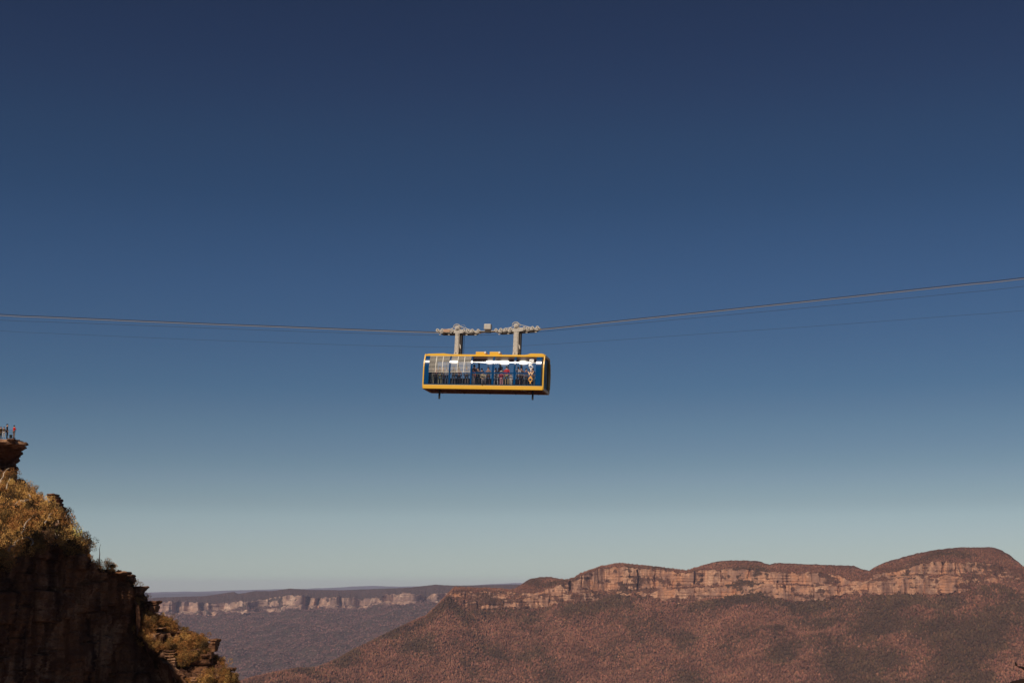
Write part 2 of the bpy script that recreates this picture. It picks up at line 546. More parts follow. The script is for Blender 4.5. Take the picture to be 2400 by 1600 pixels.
mL2 = [(1064, 1408), (1200, 1405), (1300, 1393), (1400, 1390), (1500, 1392), (1600, 1378), (1700, 1374), (1800, 1368), (1900, 1373), (2000, 1373), (2060, 1362), (2100, 1358), (2200, 1353), (2300, 1354), (2400, 1372)]
mC2 = [(200, 1703), (560, 1604), (1000, 1445), (1050, 1398), (1060, 1405), (1090, 1430), (1150, 1432), (1200, 1425), (1260, 1430), (1300, 1419), (1340, 1412), (1400, 1412), (1425, 1398), (1500, 1396), (1540, 1404), (1560, 1414), (1620, 1412), (1700, 1402), (1780, 1392), (1800, 1402), (1850, 1410), (1920, 1410), (1960, 1398), (2000, 1394), (2100, 1395), (2200, 1395), (2260, 1390), (2290, 1374), (2340, 1368), (2400, 1392), (2600, 1400), (2900, 1410)]

def m_Y(px):
    base = tr([(200, 4300), (560, 4700), (800, 5050), (1064, 5600), (1500, 5700), (2000, 5400), (2400, 5100), (2900, 4900)], px)
    return base + 130 * fbm(px / 190.0, 0 * px, 0 * px, 3)

def m_cover(px, X, Y, Z, ZN, has):
    n1 = fbm(X / 70, Y / 70, Z / 22, 4)
    n2 = fbm(X / 30, 7 + 0 * X, Z / 60, 4)
    cov = np.ones_like(X)
    cliff = (ZN > .5) & (ZN < 1.5)
    c = .25 + .56 * n1 + .46 * n2 + .30 * fbm(X / 18, 3 + 0 * X, Z / 9, 3)
    c = c + .20 * np.maximum(0, perlin(X / 140, 11.0 + 0 * X, Z / 60)) * 2 + .5 * sstep(2230, 2330, px) + .28 * sstep(1350, 1100, px) + .12 * (Z < zpy(1395, Y))
    cov = np.where(cliff, c, cov)
    cov = np.where((ZN > 1.5) & (ZN < 2.5), .62 + .5 * n1, cov)
    cov = np.where((ZN > .12) & (ZN < .5), 1.0 + .7 * n1 - 2 * (ZN - .1) * n2, cov)
    cov = np.where(has < .5, 1, cov)
    pyr = 1385 - Z / Y * 3385
    # olive tree patches: below the cliffs and over the right half of the slope
    c2 = tr(mC2, px[0])[None] + 0 * X
    t = .30 + .85 * fbm(X / 170, Y / 210, 5.0, 5) + .45 * sstep(1750, 2150, px) * sstep(1395, 1440, pyr) + .5 * sstep(40, 8, pyr - c2) * sstep(-4, 4, pyr - c2) - .8 * sstep(2300, 2370, px) * sstep(1530, 1560, pyr)
    t = np.where(ZN < .5, t - .12, t)
    return np.clip(cov, 0, 1), np.clip(t, 0, 1)

P, cov, tint, ZN = massif('mountain', M_far, np.arange(200, 2860, 1.6), m_Y, mS, mC1, mL1, mL2, mC2, 300, 35, 1500, 230, .36, m_cover, 42, -590)

def tree_cols(t, red, olive, n):
    c = red[None] * (1 - t[:, None]) + olive[None] * t[:, None]
    return np.clip(c * rng.lognormal(0, .20, (n, 1)) * rng.normal(1, .05, (n, 3)), .004, .8)

def scatter(P, cover, ZN, count, zmin, weight=None):
    n, m, _ = P.shape
    e1 = P[1:, :-1] - P[:-1, :-1]; e2 = P[:-1, 1:] - P[:-1, :-1]
    area = np.abs(e1[..., 0] * e2[..., 1] - e1[..., 1] * e2[..., 0]) + .35 * np.linalg.norm(np.cross(e1, e2), axis=-1)
    w = area * (cover[:-1, :-1] > .55) * (P[:-1, :-1, 2] / P[:-1, :-1, 1] > zmin)
    if weight is not None: w = w * weight[:-1, :-1]
    w = w.ravel() / w.sum()
    idx = rng.choice(len(w), count, p=w)
    i, j = idx // (m - 1), idx % (m - 1)
    a, b = rng.random((2, count, 1))
    return P[i, j] + e1[i, j] * a + e2[i, j] * b, i, j

pts, i, j = scatter(P, cov, ZN, 95000, -.072, (ZN > .05) * 1.0)
t = np.clip(tint[i, j] + rng.normal(0, .16, len(i)), 0, 1)
t = sstep(.30, .72, t)
n = len(pts)
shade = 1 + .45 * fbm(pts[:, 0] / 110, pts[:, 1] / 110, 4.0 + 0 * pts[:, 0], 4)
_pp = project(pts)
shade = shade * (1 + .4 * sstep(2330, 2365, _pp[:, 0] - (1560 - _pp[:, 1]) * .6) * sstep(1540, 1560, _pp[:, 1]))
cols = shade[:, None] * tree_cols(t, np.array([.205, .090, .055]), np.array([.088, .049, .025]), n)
hs = rng.uniform(4.5, 11, n) * np.where(ZN[i, j] < 2.9, .62, 1)
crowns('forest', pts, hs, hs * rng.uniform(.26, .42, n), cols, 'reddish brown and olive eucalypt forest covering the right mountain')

# ---- far plateau, about 12 km off
pS = [(100, 1406), (335, 1403), (370, 1399), (440, 1397), (480, 1396), (520, 1390), (550, 1386), (560, 1391), (600, 1384), (640, 1384), (680, 1378), (720, 1381), (800, 1382), (850, 1380), (900, 1379), (960, 1376), (1020, 1369), (1060, 1371), (1100, 1371), (1200, 1369), (1400, 1372), (1800, 1376)]
pC1 = [(100, 1420), (365, 1417), (400, 1408), (480, 1412), (530, 1412), (600, 1408), (640, 1400), (680, 1394), (710, 1395), (740, 1402), (790, 1397), (850, 1404), (880, 1400), (900, 1393), (960, 1388), (1000, 1398), (1020, 1390), (1060, 1388), (1300, 1392), (1800, 1396)]
pC2 = [(100, 1452), (365, 1442), (400, 1455), (420, 1441), (490, 1445), (520, 1441), (560, 1440), (640, 1438), (700, 1432), (740, 1429), (860, 1430), (870, 1422), (950, 1420), (1020, 1418), (1060, 1410), (1800, 1410)]
pL1 = [(a, (b * .45 + tr(pC2, a) * .55)) for a, b in pC1]
pL2 = [(a, (b * .35 + tr(pC2, a) * .65)) for a, b in pC1]
def p_Y(px):
    return 12200 + 700 * np.sin(px / 95.0) * 0 + 500 * fbm(px / 90.0, 3.0 + 0 * px, 0 * px, 3)
def p_cover(px, X, Y, Z, ZN, has):
    n1 = fbm(X / 300, Y / 300, Z / 60, 4)
    n2 = fbm(X / 90, 7 + 0 * X, Z / 130, 4)
    c = .24 + .6 * n1 + .5 * n2 + .3 * fbm(X / 60, 3 + 0 * X, Z / 30, 3) - .15 * sstep(650, 720, px)
    cov = np.where((ZN > .5) & (ZN < 1.5), c, 1.0)
    cov = np.where((ZN > 1.5) & (ZN < 2.5), .5 + .5 * n1, cov)
    return np.clip(cov, 0, 1), np.clip(.4 + .5 * fbm(X / 500, Y / 500, 2.0, 4), 0, 1)
P2, cov2, tint2, ZN2 = massif('plateau', M_plat, np.arange(-800, 1900, 1.8), p_Y, pS, pC1, pL1, pL2, pC2, 1400, 90, 3800, 200, .125, p_cover, 55, -640)
pts, i, j = scatter(P2, cov2, ZN2, 95000, -.072, (ZN2 > .02) * 1.0)
n = len(pts)
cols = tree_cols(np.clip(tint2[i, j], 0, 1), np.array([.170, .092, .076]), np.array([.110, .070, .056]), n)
hs = rng.uniform(7, 14, n) * np.where(ZN2[i, j] < .6, .35, 1)
crowns('forest', pts, hs, hs * .55, cols, 'hazy purple grey forest on the distant plateau slopes at left')

# ---- hills on the horizon and the valley floor
def ridge(name, Y, tops, depth, base):
    px = np.arange(-900, 3400, 6.0)
    k = col_k(px)
    top = tr(tops, px) + 1.0 * fbm(px / 60, Y / 1e4 + 0 * px, 0 * px, 4)
    rows = []
    for q in np.linspace(-1, 1, 17):
        Yq = Y + depth * q
        h = zpy(top, Y) * 1.0 - base
        rows.append(np.stack([k * Yq, Yq + 0 * px, base + h * (1 - abs(q) ** 1.6) + 30 * fbm(k * Yq / 1500, Yq / 1500, 0 * px, 3) * (abs(q) > .05)], -1))
    Pq = np.array(rows)
    tag(np_mesh(name, Pq.reshape(-1, 3), grid_faces(*Pq.shape[:2]), M_hill), kind='structure')
ridge('hills', 33000, [(-900, 1386), (300, 1389), (340, 1388), (430, 1385), (470, 1386), (560, 1382), (640, 1380), (720, 1379), (760, 1377), (820, 1374), (880, 1372), (940, 1374), (1000, 1372), (1100, 1371), (1210, 1365), (1300, 1368), (2000, 1375), (3400, 1380)], 2500, -600)
ridge('hills', 24000, [(-900, 1394), (300, 1392), (480, 1389), (640, 1388), (760, 1386), (900, 1377), (1000, 1375), (1200, 1374), (1400, 1376), (3400, 1386)], 2200, -600)

gx = np.linspace(-30000, 30000, 90); gy = np.linspace(-9000, 36000, 80)
GX, GY = np.meshgrid(gx, gy, indexing='ij')
GP = np.stack([GX, GY, -605 + 6 * fbm(GX / 4000, GY / 4000, 0 * GX, 3)], -1)
M_ground = rock_mat('valley_bush', (.12, .07, .05), (.10, .06, .045), (.07, .05, .035), 60)
tag(np_mesh('ground', GP.reshape(-1, 3), grid_faces(90, 80), M_ground), kind='structure')


# ================================================================== NEAR CLIFFS
aS = [(-320, 1085), (-50, 1095), (0, 1098), (27, 1106), (40, 1122), (50, 1128), (68, 1127), (76, 1147), (95, 1144), (110, 1159), (123, 1158), (128, 1172), (137, 1184), (144, 1202), (157, 1217), (172, 1237), (185, 1250), (192, 1260), (198, 1287), (203, 1299), (215, 1314), (230, 1328), (262, 1328), (285, 1338), (288, 1350), (308, 1352), (311, 1400), (313, 1456), (316, 1477), (335, 1485), (350, 1512), (372, 1532), (400, 1555), (420, 1582), (435, 1602), (520, 1700)]
aB = [(-320, 1348), (0, 1330), (30, 1325), (55, 1302), (100, 1278), (125, 1280), (150, 1302), (180, 1303), (200, 1302), (230, 1338), (262, 1340), (285, 1347), (300, 1356), (312, 1420), (335, 1492), (520, 1712)]

def a_wallY(px, py):
    r = (1200 - np.minimum(px, 311)) / FPX / 1.022
    Y = (45.2 + .445 * 171 + .006 * np.clip(py - 1340, 0, 400)) / (r + .445)
    # right of the corner the foot of the cliff comes a little towards the viewer
    return Y - np.clip(px - 311, 0, 300) * .055
def a_skyY(px):
    return tr([(-320, 196), (0, 190), (60, 187), (130, 183), (200, 177), (230, 174), (285, 172.6), (309, 172.4), (330, 171), (520, 161)], px)

def near_cliff(name, pxs, Sf, Bf, wallY, skyY, n_up, n_dn, bottom, rough, seed, up_cover):
    px = np.asarray(pxs, float)
    s, b = tr(Sf, px) + (8 + 13 * (px < 212) if seed == 1 else 9) + 5 * fbm(px / 9, seed + 0 * px, 0 * px, 3), tr(Bf, px)
    b = np.maximum(b, s + 2)
    rowsY, rowspy, up = [], [], []
    sy, wy = skyY(px), wallY(px, b)
    for q in (1.0, .5, .2):
        rowsY.append(sy + (26 - 23.5 * sstep(205, 250, px) * (seed == 1)) * q); rowspy.append(s + 3 + 60 * q * q); up.append(np.ones_like(px))
    for q in np.linspace(0, 1, n_up)[:-1]:
        rowsY.append(sy + (wy - sy) * q ** .9); rowspy.append(s + (b - s) * q); up.append(np.ones_like(px))
    for q in np.linspace(0, 1, n_dn):
        p = b + (bottom - b) * q
        rowsY.append(wallY(px, p)); rowspy.append(p); up.append(np.zeros_like(px))
    Y = np.array(rowsY); PY = np.array(rowspy); U = np.array(up)
    v = (800 - PY) / FPX
    X = (px[None] - 1200) / FPX / (CP - v * SP) * Y
    Z = (SP + v * CP) / (CP - v * SP) * Y
    P = np.stack([X, Y, Z], -1)
    N = np.cross(np.gradient(P, axis=1), np.gradient(P, axis=0))
    N /= np.linalg.norm(N, axis=-1)[..., None] + 1e-9
    N[N[..., 1] > 0] *= -1
    # horizontal push direction for beds and joints
    H = N.copy(); H[..., 2] *= .25
    so = seed * 11.3
    bz = Z + .35 * fbm(X / 6, Y / 6, Z * 0 + so, 3)
    bed = np.abs(((bz / 1.15 + fbm(X / 9, Y / 9, Z / 3 + so, 2)) % 1.0) - .5) * 2
    bed2 = ((bz / .42 + .7 * fbm(X / 4, Y / 4, Z + so, 2)) % 1.0)
    joints = ridged(X / 3.2 + so, Y / 3.2, Z / 16, 3)
    big = fbm(X / 7, Y / 7 + so, Z / 9, 4)
    cf = (X * .8 + Y * .6) / 2.4 + .9 * fbm(X / 5, Y / 5 + so, Z / 16, 2)
    ci = np.floor(cf)
    colm = np.abs((cf % 1.0) - .5) * 2
    def rnd(a, b): return np.modf(np.abs(np.sin(a * 127.1 + b * 311.7 + so) * 43758.5453))[0]
    rf = bz / 3.4 + rnd(ci, 0 * ci)
    ri = np.floor(rf)
    rf2 = bz / 1.3 + rnd(ci, 3 + 0 * ci); cf2 = cf * 2.3 + rnd(ri, 1 + 0 * ri)
    blocks = rnd(ci, ri) - .5
    small = rnd(np.floor(cf2), np.floor(rf2)) - .5
    gap = sstep(.90, 1.0, colm) + .6 * sstep(.90, 1.0, np.abs((rf % 1.0) - .5) * 2)
    d = rough * (.75 * big + .85 * blocks + .30 * small - .45 * gap + .10 * bed2 ** 2 + .45 * np.maximum(joints, 0) ** 3 * -1 + .22 * fbm(X / .9, Y / .9, Z / .5 + so, 3))
    edge = np.clip(np.arange(len(Y))[:, None] / 6.0, .25, 1)
    P = P + H * (d * edge)[..., None]
    NN = np.cross(np.gradient(P, axis=1), np.gradient(P, axis=0))
    NN /= np.linalg.norm(NN, axis=-1)[..., None] + 1e-9
    NN[NN[..., 2] < 0] *= 1
    cover = np.where(U > .5, up_cover + .75 * fbm(X / 3.2, Y / 3.2, Z / 1.6 + so, 4), .02 + 0 * X)
    tint = np.clip(.5 + .6 * fbm(X / 5, Y / 5, Z / 5, 3), 0, 1)
    np_o = np_mesh(name, P.reshape(-1, 3), grid_faces(*X.shape), M_cliff, attrs={'cover': np.clip(cover, 0, 1).ravel(), 'tint': tint.ravel()})
    tag(np_o, kind='structure')
    return P, cover, U, PY

PA, covA, UA, PYA = near_cliff('cliff', np.arange(-320, 520, 1.25), aS, aB, a_wallY, a_skyY, 140, 320, 1760, 1.25, 1, .42)

bS = [(270, 1360), (309, 1369), (318, 1365), (330, 1373), (336, 1386), (345, 1398), (358, 1408), (363, 1432), (380, 1441), (400, 1448), (418, 1464), (440, 1476), (465, 1488), (485, 1494), (496, 1503), (502, 1527), (515, 1541), (530, 1558), (543, 1577), (550, 1602), (565, 1660), (600, 1760)]
bB = [(a, b + 150) for a, b in bS]
def b_wallY(px, py):
    return 173.2 + .004 * (px - 300) - .022 * np.clip(py - 1450, 0, 400)
def b_skyY(px):
    return 175.6 + 0 * px
PB, covB, UB, PYB = near_cliff('cliff', np.arange(270, 600, 1.1), bS, bB, b_wallY, b_skyY, 180, 100, 1790, 1.25, 2, .36)

def surf(P, PY, px, py):
    """point of a near-cliff sheet closest to the given bearing (for measuring where a plant grows)"""
    P = P[4:]
    pr = project(P)
    d = (pr[..., 0] - px) ** 2 + (pr[..., 1] - py) ** 2
    d = d + 2.0 * (P[..., 1] - P[..., 1].min()) / 30
    i = np.unravel_index(np.argmin(d), d.shape)
    return Vector(P[i])

# added sun blocker out of frame left, its edge shaped to shade the wall
def sun_blocker(edge, t0, thick):
    sv = np.array(S)
    E = np.array([list(surf(PA if a < 312 else PB, None, a, b)) if a >= 0 else list(at(a, b, 152)) for a, b in edge])
    dn = np.array([0, 0, -1.0]); lf = np.array([-.42, -.9, 0]) * .15
    n = len(E)
    rows = []
    for a in range(9):
        T = t0 + thick * a / 8
        rows.append(E + sv * T)
    rows = np.array(rows)
    first, last = rows[0], rows[-1]
    front = [first + dn * d + lf * d * .25 for d in (160, 90, 50, 25, 12, 5)]
    back = [last + dn * d + lf * d * .25 for d in (5, 12, 25, 50, 90, 160)]
    G = np.array(front + list(rows) + back)
    G[len(front):len(front) + 9, :, :] += .35 * np.stack([fbm(rows[..., 0] / 3, rows[..., 1] / 3, rows[..., 2] / 3 + k, 3) for k in range(3)], -1)
    o = np_mesh('cliff', G.reshape(-1, 3), grid_faces(*G.shape[:2]), M_cliff, attrs={'cover': np.full(G.shape[0] * G.shape[1], .1), 'tint': np.full(G.shape[0] * G.shape[1], .5)})  # unseen added sun blocker under the cliffs' shared name
    tag(o, kind='structure')
sun_blocker([(-260, 1400), (-120, 1375), (0, 1358), (30, 1350), (62, 1322), (110, 1298), (132, 1300), (152, 1318), (200, 1316), (225, 1346), (262, 1346), (290, 1354), (303, 1366), (311, 1420), (316, 1474), (335, 1492), (352, 1518), (374, 1540), (402, 1562), (424, 1592), (440, 1612), (480, 1680), (520, 1760)], 62, 14)

# layered rock slabs: the lookout headland and the pointed ledges further down
def slab(bm, px0, px1, py0, py1, Y, depth, seed, point=0.0):
    """irregular plate of rock between two bearings and two heights, with real depth"""
    r = random.Random(seed)
    a, b = at(px0, py0, Y), at(px1, py1, Y)
    x0, x1, z1, z0 = a.x, b.x, a.z, b.z
    n = 14
    ring = []
    for i in range(n):
        t = 2 * math.pi * i / n
        cx, cy = math.cos(t), math.sin(t)
        sq = 1 / max(abs(cx), abs(cy)) ** .6
        ring.append(((x0 + x1) / 2 + (x1 - x0) / 2 * cx * sq * r.uniform(.86, 1.04), Y + depth / 2 + depth / 2 * cy * sq * r.uniform(.8, 1.05)))
    if point:
        ring = [(x + (point * (x1 - x0) * .35 if i == 0 else 0), y) for i, (x, y) in enumerate(ring)]
    vt = [bm.verts.new((x, y, z1 + r.uniform(-.06, .06))) for x, y in ring]
    mid = [bm.verts.new((x + (x - (x0 + x1) / 2) * .05, y + (y - Y - depth / 2) * .05, (z1 * .6 + z0 * .4) + r.uniform(-.05, .05))) for x, y in ring]
    vb = [bm.verts.new(((x0 + x1) / 2 + (x - (x0 + x1) / 2) * .86, Y + depth / 2 + (y - Y - depth / 2) * .86, z0 + r.uniform(-.06, .06))) for x, y in ring]
    for A, B in ((vt, mid), (mid, vb)):
        for i in range(n):
            bm.faces.new((A[i], A[(i + 1) % n], B[(i + 1) % n], B[i]))
    bm.faces.new(vt); bm.faces.new(vb[::-1])

def rocks(name, lst):
    bm = bmesh.new()
    for k, q in enumerate(lst):
        slab(bm, *q[:6], seed=k * 7 + len(lst), point=q[6] if len(q) > 6 else 0)
    bmesh.ops.recalc_face_normals(bm, faces=bm.faces)
    bmesh.ops.triangulate(bm, faces=bm.faces)
    bmesh.ops.subdivide_edges(bm, edges=bm.edges, cuts=2, use_grid_fill=True)
    for v in bm.verts:
        c = v.co
        d = float(fbm(c.x * .9, c.y * .9, c.z * 1.5, 3)) * .16
        v.co += Vector((d, float(perlin(c.x * 2, c.z * 2, c.y)) * .08, float(perlin(c.y * 2 + 5, c.x * 2, c.z * 2)) * .07))
    me = bpy.data.meshes.new(name)
    bm.to_mesh(me); bm.free()
    me.materials.append(M_cliff)
    return link(bpy.data.objects.new(name, me))

head = rocks('rock_ledge', [
    (-60, 36, 1027, 1036, 187.2, 5.5), (-60, 42, 1031, 1041, 187.3, 5.5), (-50, 48, 1036, 1044, 187.6, 4.2), (-50, 45, 1041, 1050, 188.5, 4.2), (10, 34, 1027, 1033, 187.0, 3),
    (-60, 39, 1047, 1057, 189.3, 4), (-60, 37, 1054, 1064, 190.1, 4), (-60, 32, 1061, 1072, 190.9, 4), (-60, 28, 1069, 1082, 191.5, 4), (-60, 26, 1079, 1094, 191.8, 4), (-60, 27, 1090, 1104, 191.6, 4),
    (-60, 25, 1100, 1114, 191.0, 4), (-60, 24, 1108, 1126, 190.2, 4), (-60, 38, 1120, 1142, 188.0, 5), (-220, -40, 1026, 1050, 187.5, 8), (-220, -40, 1045, 1140, 190.5, 8)])
tag(head, kind='structure')
_L = [
    (300, 340, 1373, 1379, 181.0, 5, .25), (300, 336, 1378, 1385, 181.2, 4), (300, 330, 1384, 1394, 181.4, 4), (338, 370, 1408, 1414, 178.6, 4, .2), (340, 364, 1413, 1420, 178.8, 3.5), (344, 364, 1419, 1434, 179.2, 3),
    (349, 372, 1484, 1488, 173.5, 2.6), (347, 368, 1487, 1500, 173.8, 2.4), (372, 386, 1486, 1499, 173.8, 2.2), (352, 384, 1470, 1474, 174.2, 3), (412, 445, 1479, 1484, 175.3, 3), (486, 510, 1498, 1504, 174.3, 3, .2), (490, 507, 1503, 1514, 174.5, 2.4), (484, 505, 1512, 1526, 174.6, 2.4),
    (378, 412, 1523, 1528, 171.2, 3), (380, 415, 1529, 1534, 171.0, 3), (384, 408, 1535, 1541, 170.9, 3), (389, 412, 1542, 1547, 170.7, 3), (393, 412, 1548, 1555, 170.5, 3), (396, 409, 1556, 1563, 170.4, 3), (440, 470, 1521, 1526, 172.3, 3), (465, 488, 1533, 1541, 171.7, 2.5), (483, 496, 1528, 1542, 172.0, 2),
    (436, 470, 1586, 1591, 168.2, 3), (440, 464, 1592, 1600, 168.0, 3), (495, 515, 1585, 1592, 169, 2.5), (530, 548, 1565, 1572, 169.8, 2.5), (268, 309, 1346, 1354, 172.0, 3), (274, 308, 1353, 1366, 172, 3), (262, 300, 1339, 1346, 172.5, 3),
    (104, 128, 1156, 1161, 182.6, 3), (108, 130, 1162, 1168, 182.2, 3), (112, 136, 1168, 1176, 181.8, 3), (118, 139, 1177, 1184, 181.4, 3), (120, 144, 1186, 1194, 180.8, 3), (128, 146, 1195, 1204, 180.4, 3), (172, 184, 1273, 1282, 170.5, 1.5), (84, 104, 1176, 1180, 180.5, 3)]
def seat(q):
    sheet = (PB, PYB) if q[1] > 300 and q[0] >= 300 else (PA, PYA)
    y = surf(*sheet, (q[0] + q[1]) / 2, (q[2] + q[3]) / 2).y
    return (*q[:4], y - 1.0, min(q[5], 2.8), *q[6:])
led = rocks('rock_ledge', [seat(q) for q in _L])
tag(led, kind='structure')

# ---- scrub on the near cliffs
def leaf_cloud(npr, size, leaf, col, seed):
    r = np.random.default_rng(seed)
    nb = r.integers(4, 7)
    cen = r.normal(0, .42, (nb, 3)) * np.array([1, 1, .7]) + np.array([0, 0, .55])
    rad = r.uniform(.28, .5, nb)
    k = r.integers(0, nb, npr)
    d = r.normal(size=(npr, 3)); d /= np.linalg.norm(d, axis=1)[:, None]
    c = cen[k] + d * (rad[k] * r.uniform(.55, 1.12, npr))[:, None]
    a = r.normal(size=(npr, 3)); a /= np.linalg.norm(a, axis=1)[:, None]
    a = a * .6 + d * .6; a[:, 2] += .35
    a /= np.linalg.norm(a, axis=1)[:, None]
    b = np.cross(a, r.normal(size=(npr, 3))); b /= np.linalg.norm(b, axis=1)[:, None]
    ls = leaf * r.uniform(.6, 1.4, npr)[:, None]
    q = np.stack([c - b * ls * .33, c - a * ls * .2 + b * 0, c + b * ls * .33, c + a * ls], 1)
    return q.reshape(-1, 3) * size
PROTO = [leaf_cloud(680, 1.0, .078, None, 50 + q) for q in range(8)]

GOLD = np.array([.54, .30, .095]); RUSTC = np.array([.42, .19, .062]); OLV = np.array([.20, .12, .042]); DEEP = np.array([.060, .036, .018])
def leaf_col(n, w):
    ch = rng.choice(4, n, p=w)
    return np.array([GOLD, RUSTC, OLV, DEEP])[ch] * rng.lognormal(0, .25, (n, 1))

def scrub(name, P, cover, U, PY, count, smin, smax, label, wts, extra_top=0, span=(-1e9, 1e9)):
    n, m, _ = P.shape
    pr = project(P)
    inframe = (pr[..., 0] > -70) & (pr[..., 1] < 1680) & (pr[..., 0] < span[1]) & (pr[..., 0] > span[0])
    for q in _L:
        inframe &= ~((pr[..., 0] > q[0] - 4) & (pr[..., 0] < q[1] + 4) & (pr[..., 1] > q[2] - 3) & (pr[..., 1] < q[3] + 13))
    # share the plants out by how much of the slope is seen
    ar = np.abs(np.gradient(pr[..., 0], axis=1) * np.gradient(pr[..., 1], axis=0)) + .02
    w = ar * (cover > .42) * (U > .5) * inframe * (np.arange(n) >= 3)[:, None]
    top = np.zeros_like(w); top[3:9] = extra_top * ar.mean()
    w = w + top * inframe * (U > .5)
    w = w.ravel() / w.sum()
    idx = rng.choice(n * m, count, p=w)
    base = P.reshape(-1, 3)[idx]
    bpx = pr.reshape(-1, 2)[idx, 0]
    V, C = [], []
    cl = leaf_col(count, wts)
    for q in range(count):
        pv = PROTO[rng.integers(0, 8)]
        a = rng.uniform(0, 6.28); s = rng.uniform(smin, smax) * (.45 if span[1] < 400 and bpx[q] > 206 else 1) * (.62 if idx[q] // m < 24 else 1)
        ca, sa = math.cos(a), math.sin(a)
        v = pv * s
        v = np.stack([v[:, 0] * ca - v[:, 1] * sa, v[:, 0] * sa + v[:, 1] * ca, v[:, 2] * rng.uniform(.8, 1.35)], 1) + base[q] - np.array([0, 0, .15 * s])
        V.append(v)
        lc = cl[q][None] * rng.lognormal(0, .16, (len(v) // 4, 1))
        C.append(np.repeat(lc, 4, 0))
    V = np.concatenate(V); C = np.clip(np.concatenate(C), 0, .8)
    o = np_mesh(name, V, np.arange(len(V)).reshape(-1, 4), M_leaf, attrs={'leaf': C})
    tag(o, label, 'scrub', kind='stuff')

scrub('scrub', PA, covA, UA, PYA, 820, .40, 1.7, 'golden and rust scrub on the slope below the lookout ledge', [.30, .22, .18, .30], 1, (-1e9, 270))
scrub('scrub', PB, covB, UB, PYB, 1150, .35, .95, 'golden brown scrub between stone ledges on the lower sunlit slope', [.24, .40, .20, .16], 1, (316, 1e9))

def shrub(px, py, size, wts, label, P, PY, seed, name='shrub', cat='shrub'):
    p = surf(P, PY, px, py)
    root = empty(name, p)
    v = leaf_cloud(700, size, .085, None, seed)
    lc = leaf_col(1, wts) * rng.lognormal(0, .2, (len(v) // 4, 1))
    np_mesh('foliage', v, np.arange(len(v)).reshape(-1, 4), M_leaf, root, attrs={'leaf': np.clip(np.repeat(lc, 4, 0), 0, .8)})
    r = random.Random(seed)
    mb = MB()
    for q in range(5):
        a = r.uniform(0, 6.28)
        mb.tube([(0, 0, -.3), (.12 * size * math.cos(a), .12 * size * math.sin(a), .35 * size), (.45 * size * math.cos(a), .45 * size * math.sin(a), .85 * size)], [.035 * size, .025 * size, .01], 5)
    mb.build('stem', BARK, root)
    return tag(root, label, cat, 'shrubs standing out on the cliff edge')
SH = [(36, 1120, 1.02, [0, 0, .4, .6], 'dark green shrub tucked under the overhang of the lookout ledge', PA, PYA),
      (66, 1124, 0.61, [0, .2, .5, .3], 'small wispy shrub on the skyline just right of the dark one under the lookout', PA, PYA),
      (98, 1142, 0.75, [.2, .5, .3, 0], 'loose brown shrub on the skyline above the layered rock', PA, PYA),
      (150, 1212, 0.88, [0, 0, .2, .8], 'dark spiky shrub on the edge below the layered rock', PA, PYA),
      (170, 1233, 0.82, [0, .1, .4, .5], 'dark olive shrub halfway down the upper cliff edge', PA, PYA),
      (190, 1256, 0.88, [.6, .2, .2, 0], 'golden shrub at the shoulder where the upper edge turns steep', PA, PYA),
      (199, 1290, 0.82, [.2, .4, .4, 0], 'brown shrub low on the shoulder above the dark rock face', PA, PYA),
      (213, 1312, 0.68, [.3, .7, 0, 0], 'bright rust shrub left of the thin bare sapling', PA, PYA),
      (248, 1326, 0.88, [.3, .5, .2, 0], 'wide rust shrub right of the thin bare sapling', PA, PYA),
      (262, 1330, 0.82, [.1, .4, .5, 0], 'feathery shrub nearest the square corner of the dark face', PA, PYA),
      (318, 1362, 0.82, [.1, .5, .4, 0], 'domed rust shrub on top of the first pointed ledge', PB, PYB),
      (350, 1402, 0.75, [.1, .3, .6, 0], 'olive shrub above the second pointed ledge', PB, PYB),
      (394, 1448, 0.75, [.1, .2, .7, 0], 'round olive shrub on the edge below the second pointed ledge', PB, PYB),
      (434, 1475, 0.82, [.2, .4, .4, 0], 'bushy brown shrub halfway along the lower slope edge', PB, PYB),
      (478, 1492, 0.82, [.1, .4, .5, 0], 'rust olive shrub just left of the lowest pointed ledge', PB, PYB),
      (527, 1556, 0.82, [.3, .4, .3, 0], 'shrub on the steep edge below the lowest pointed ledge', PB, PYB),
      (545, 1585, 0.75, [0, .1, .4, .5], 'dark shrub at the foot of the lower slope', PB, PYB)]
for q, (a, b, c, w, lab, P_, PY_) in enumerate(SH):
    shrub(a, b, c, w, lab, P_, PY_, 900 + q)

# bleached branches lying over the scrub
def branch(lines, r, label, P=PA, PY=PYA, m=BRANCH, lift=6.0, name='dead_branch'):
    mb = MB()
    for pts in lines:
        Q = []
        for (a, b) in pts:
            s = surf(P, PY, a, b)
            Q.append(at(a, b, s.y - lift))
        # put extra kinks in
        W = [Q[0]]
        for u, v in zip(Q, Q[1:]):
            W += [(u + v) / 2 + Vector((rng.normal(0, .06), rng.normal(0, .1), rng.normal(0, .06))), v]
        mb.tube(W, [r * (1 - .65 * i / (len(W) - 1)) for i in range(len(W))], 7)
    o = mb.build(name, m, smooth=True)
    return tag(o, label, 'branch', 'bare branches on the upper cliff slope')
def z4(*pts): return [(a / 8.709, 1180 + b / 8.709) for a, b in pts]
def z1(*pts): return [(a / 5.057, 980 + b / 5.057) for a, b in pts]
branch([z4((170, 960), (230, 870), (300, 790), (390, 715), (470, 705), (620, 678)), z4((470, 705), (600, 690), (675, 745), (640, 840))], .13, 'thick pale dead branch arching just above the dark rock face')
branch([z4((440, 600), (500, 450), (560, 350), (650, 260), (770, 190))], .10, 'long pale branch leaning up to the right in mid slope')
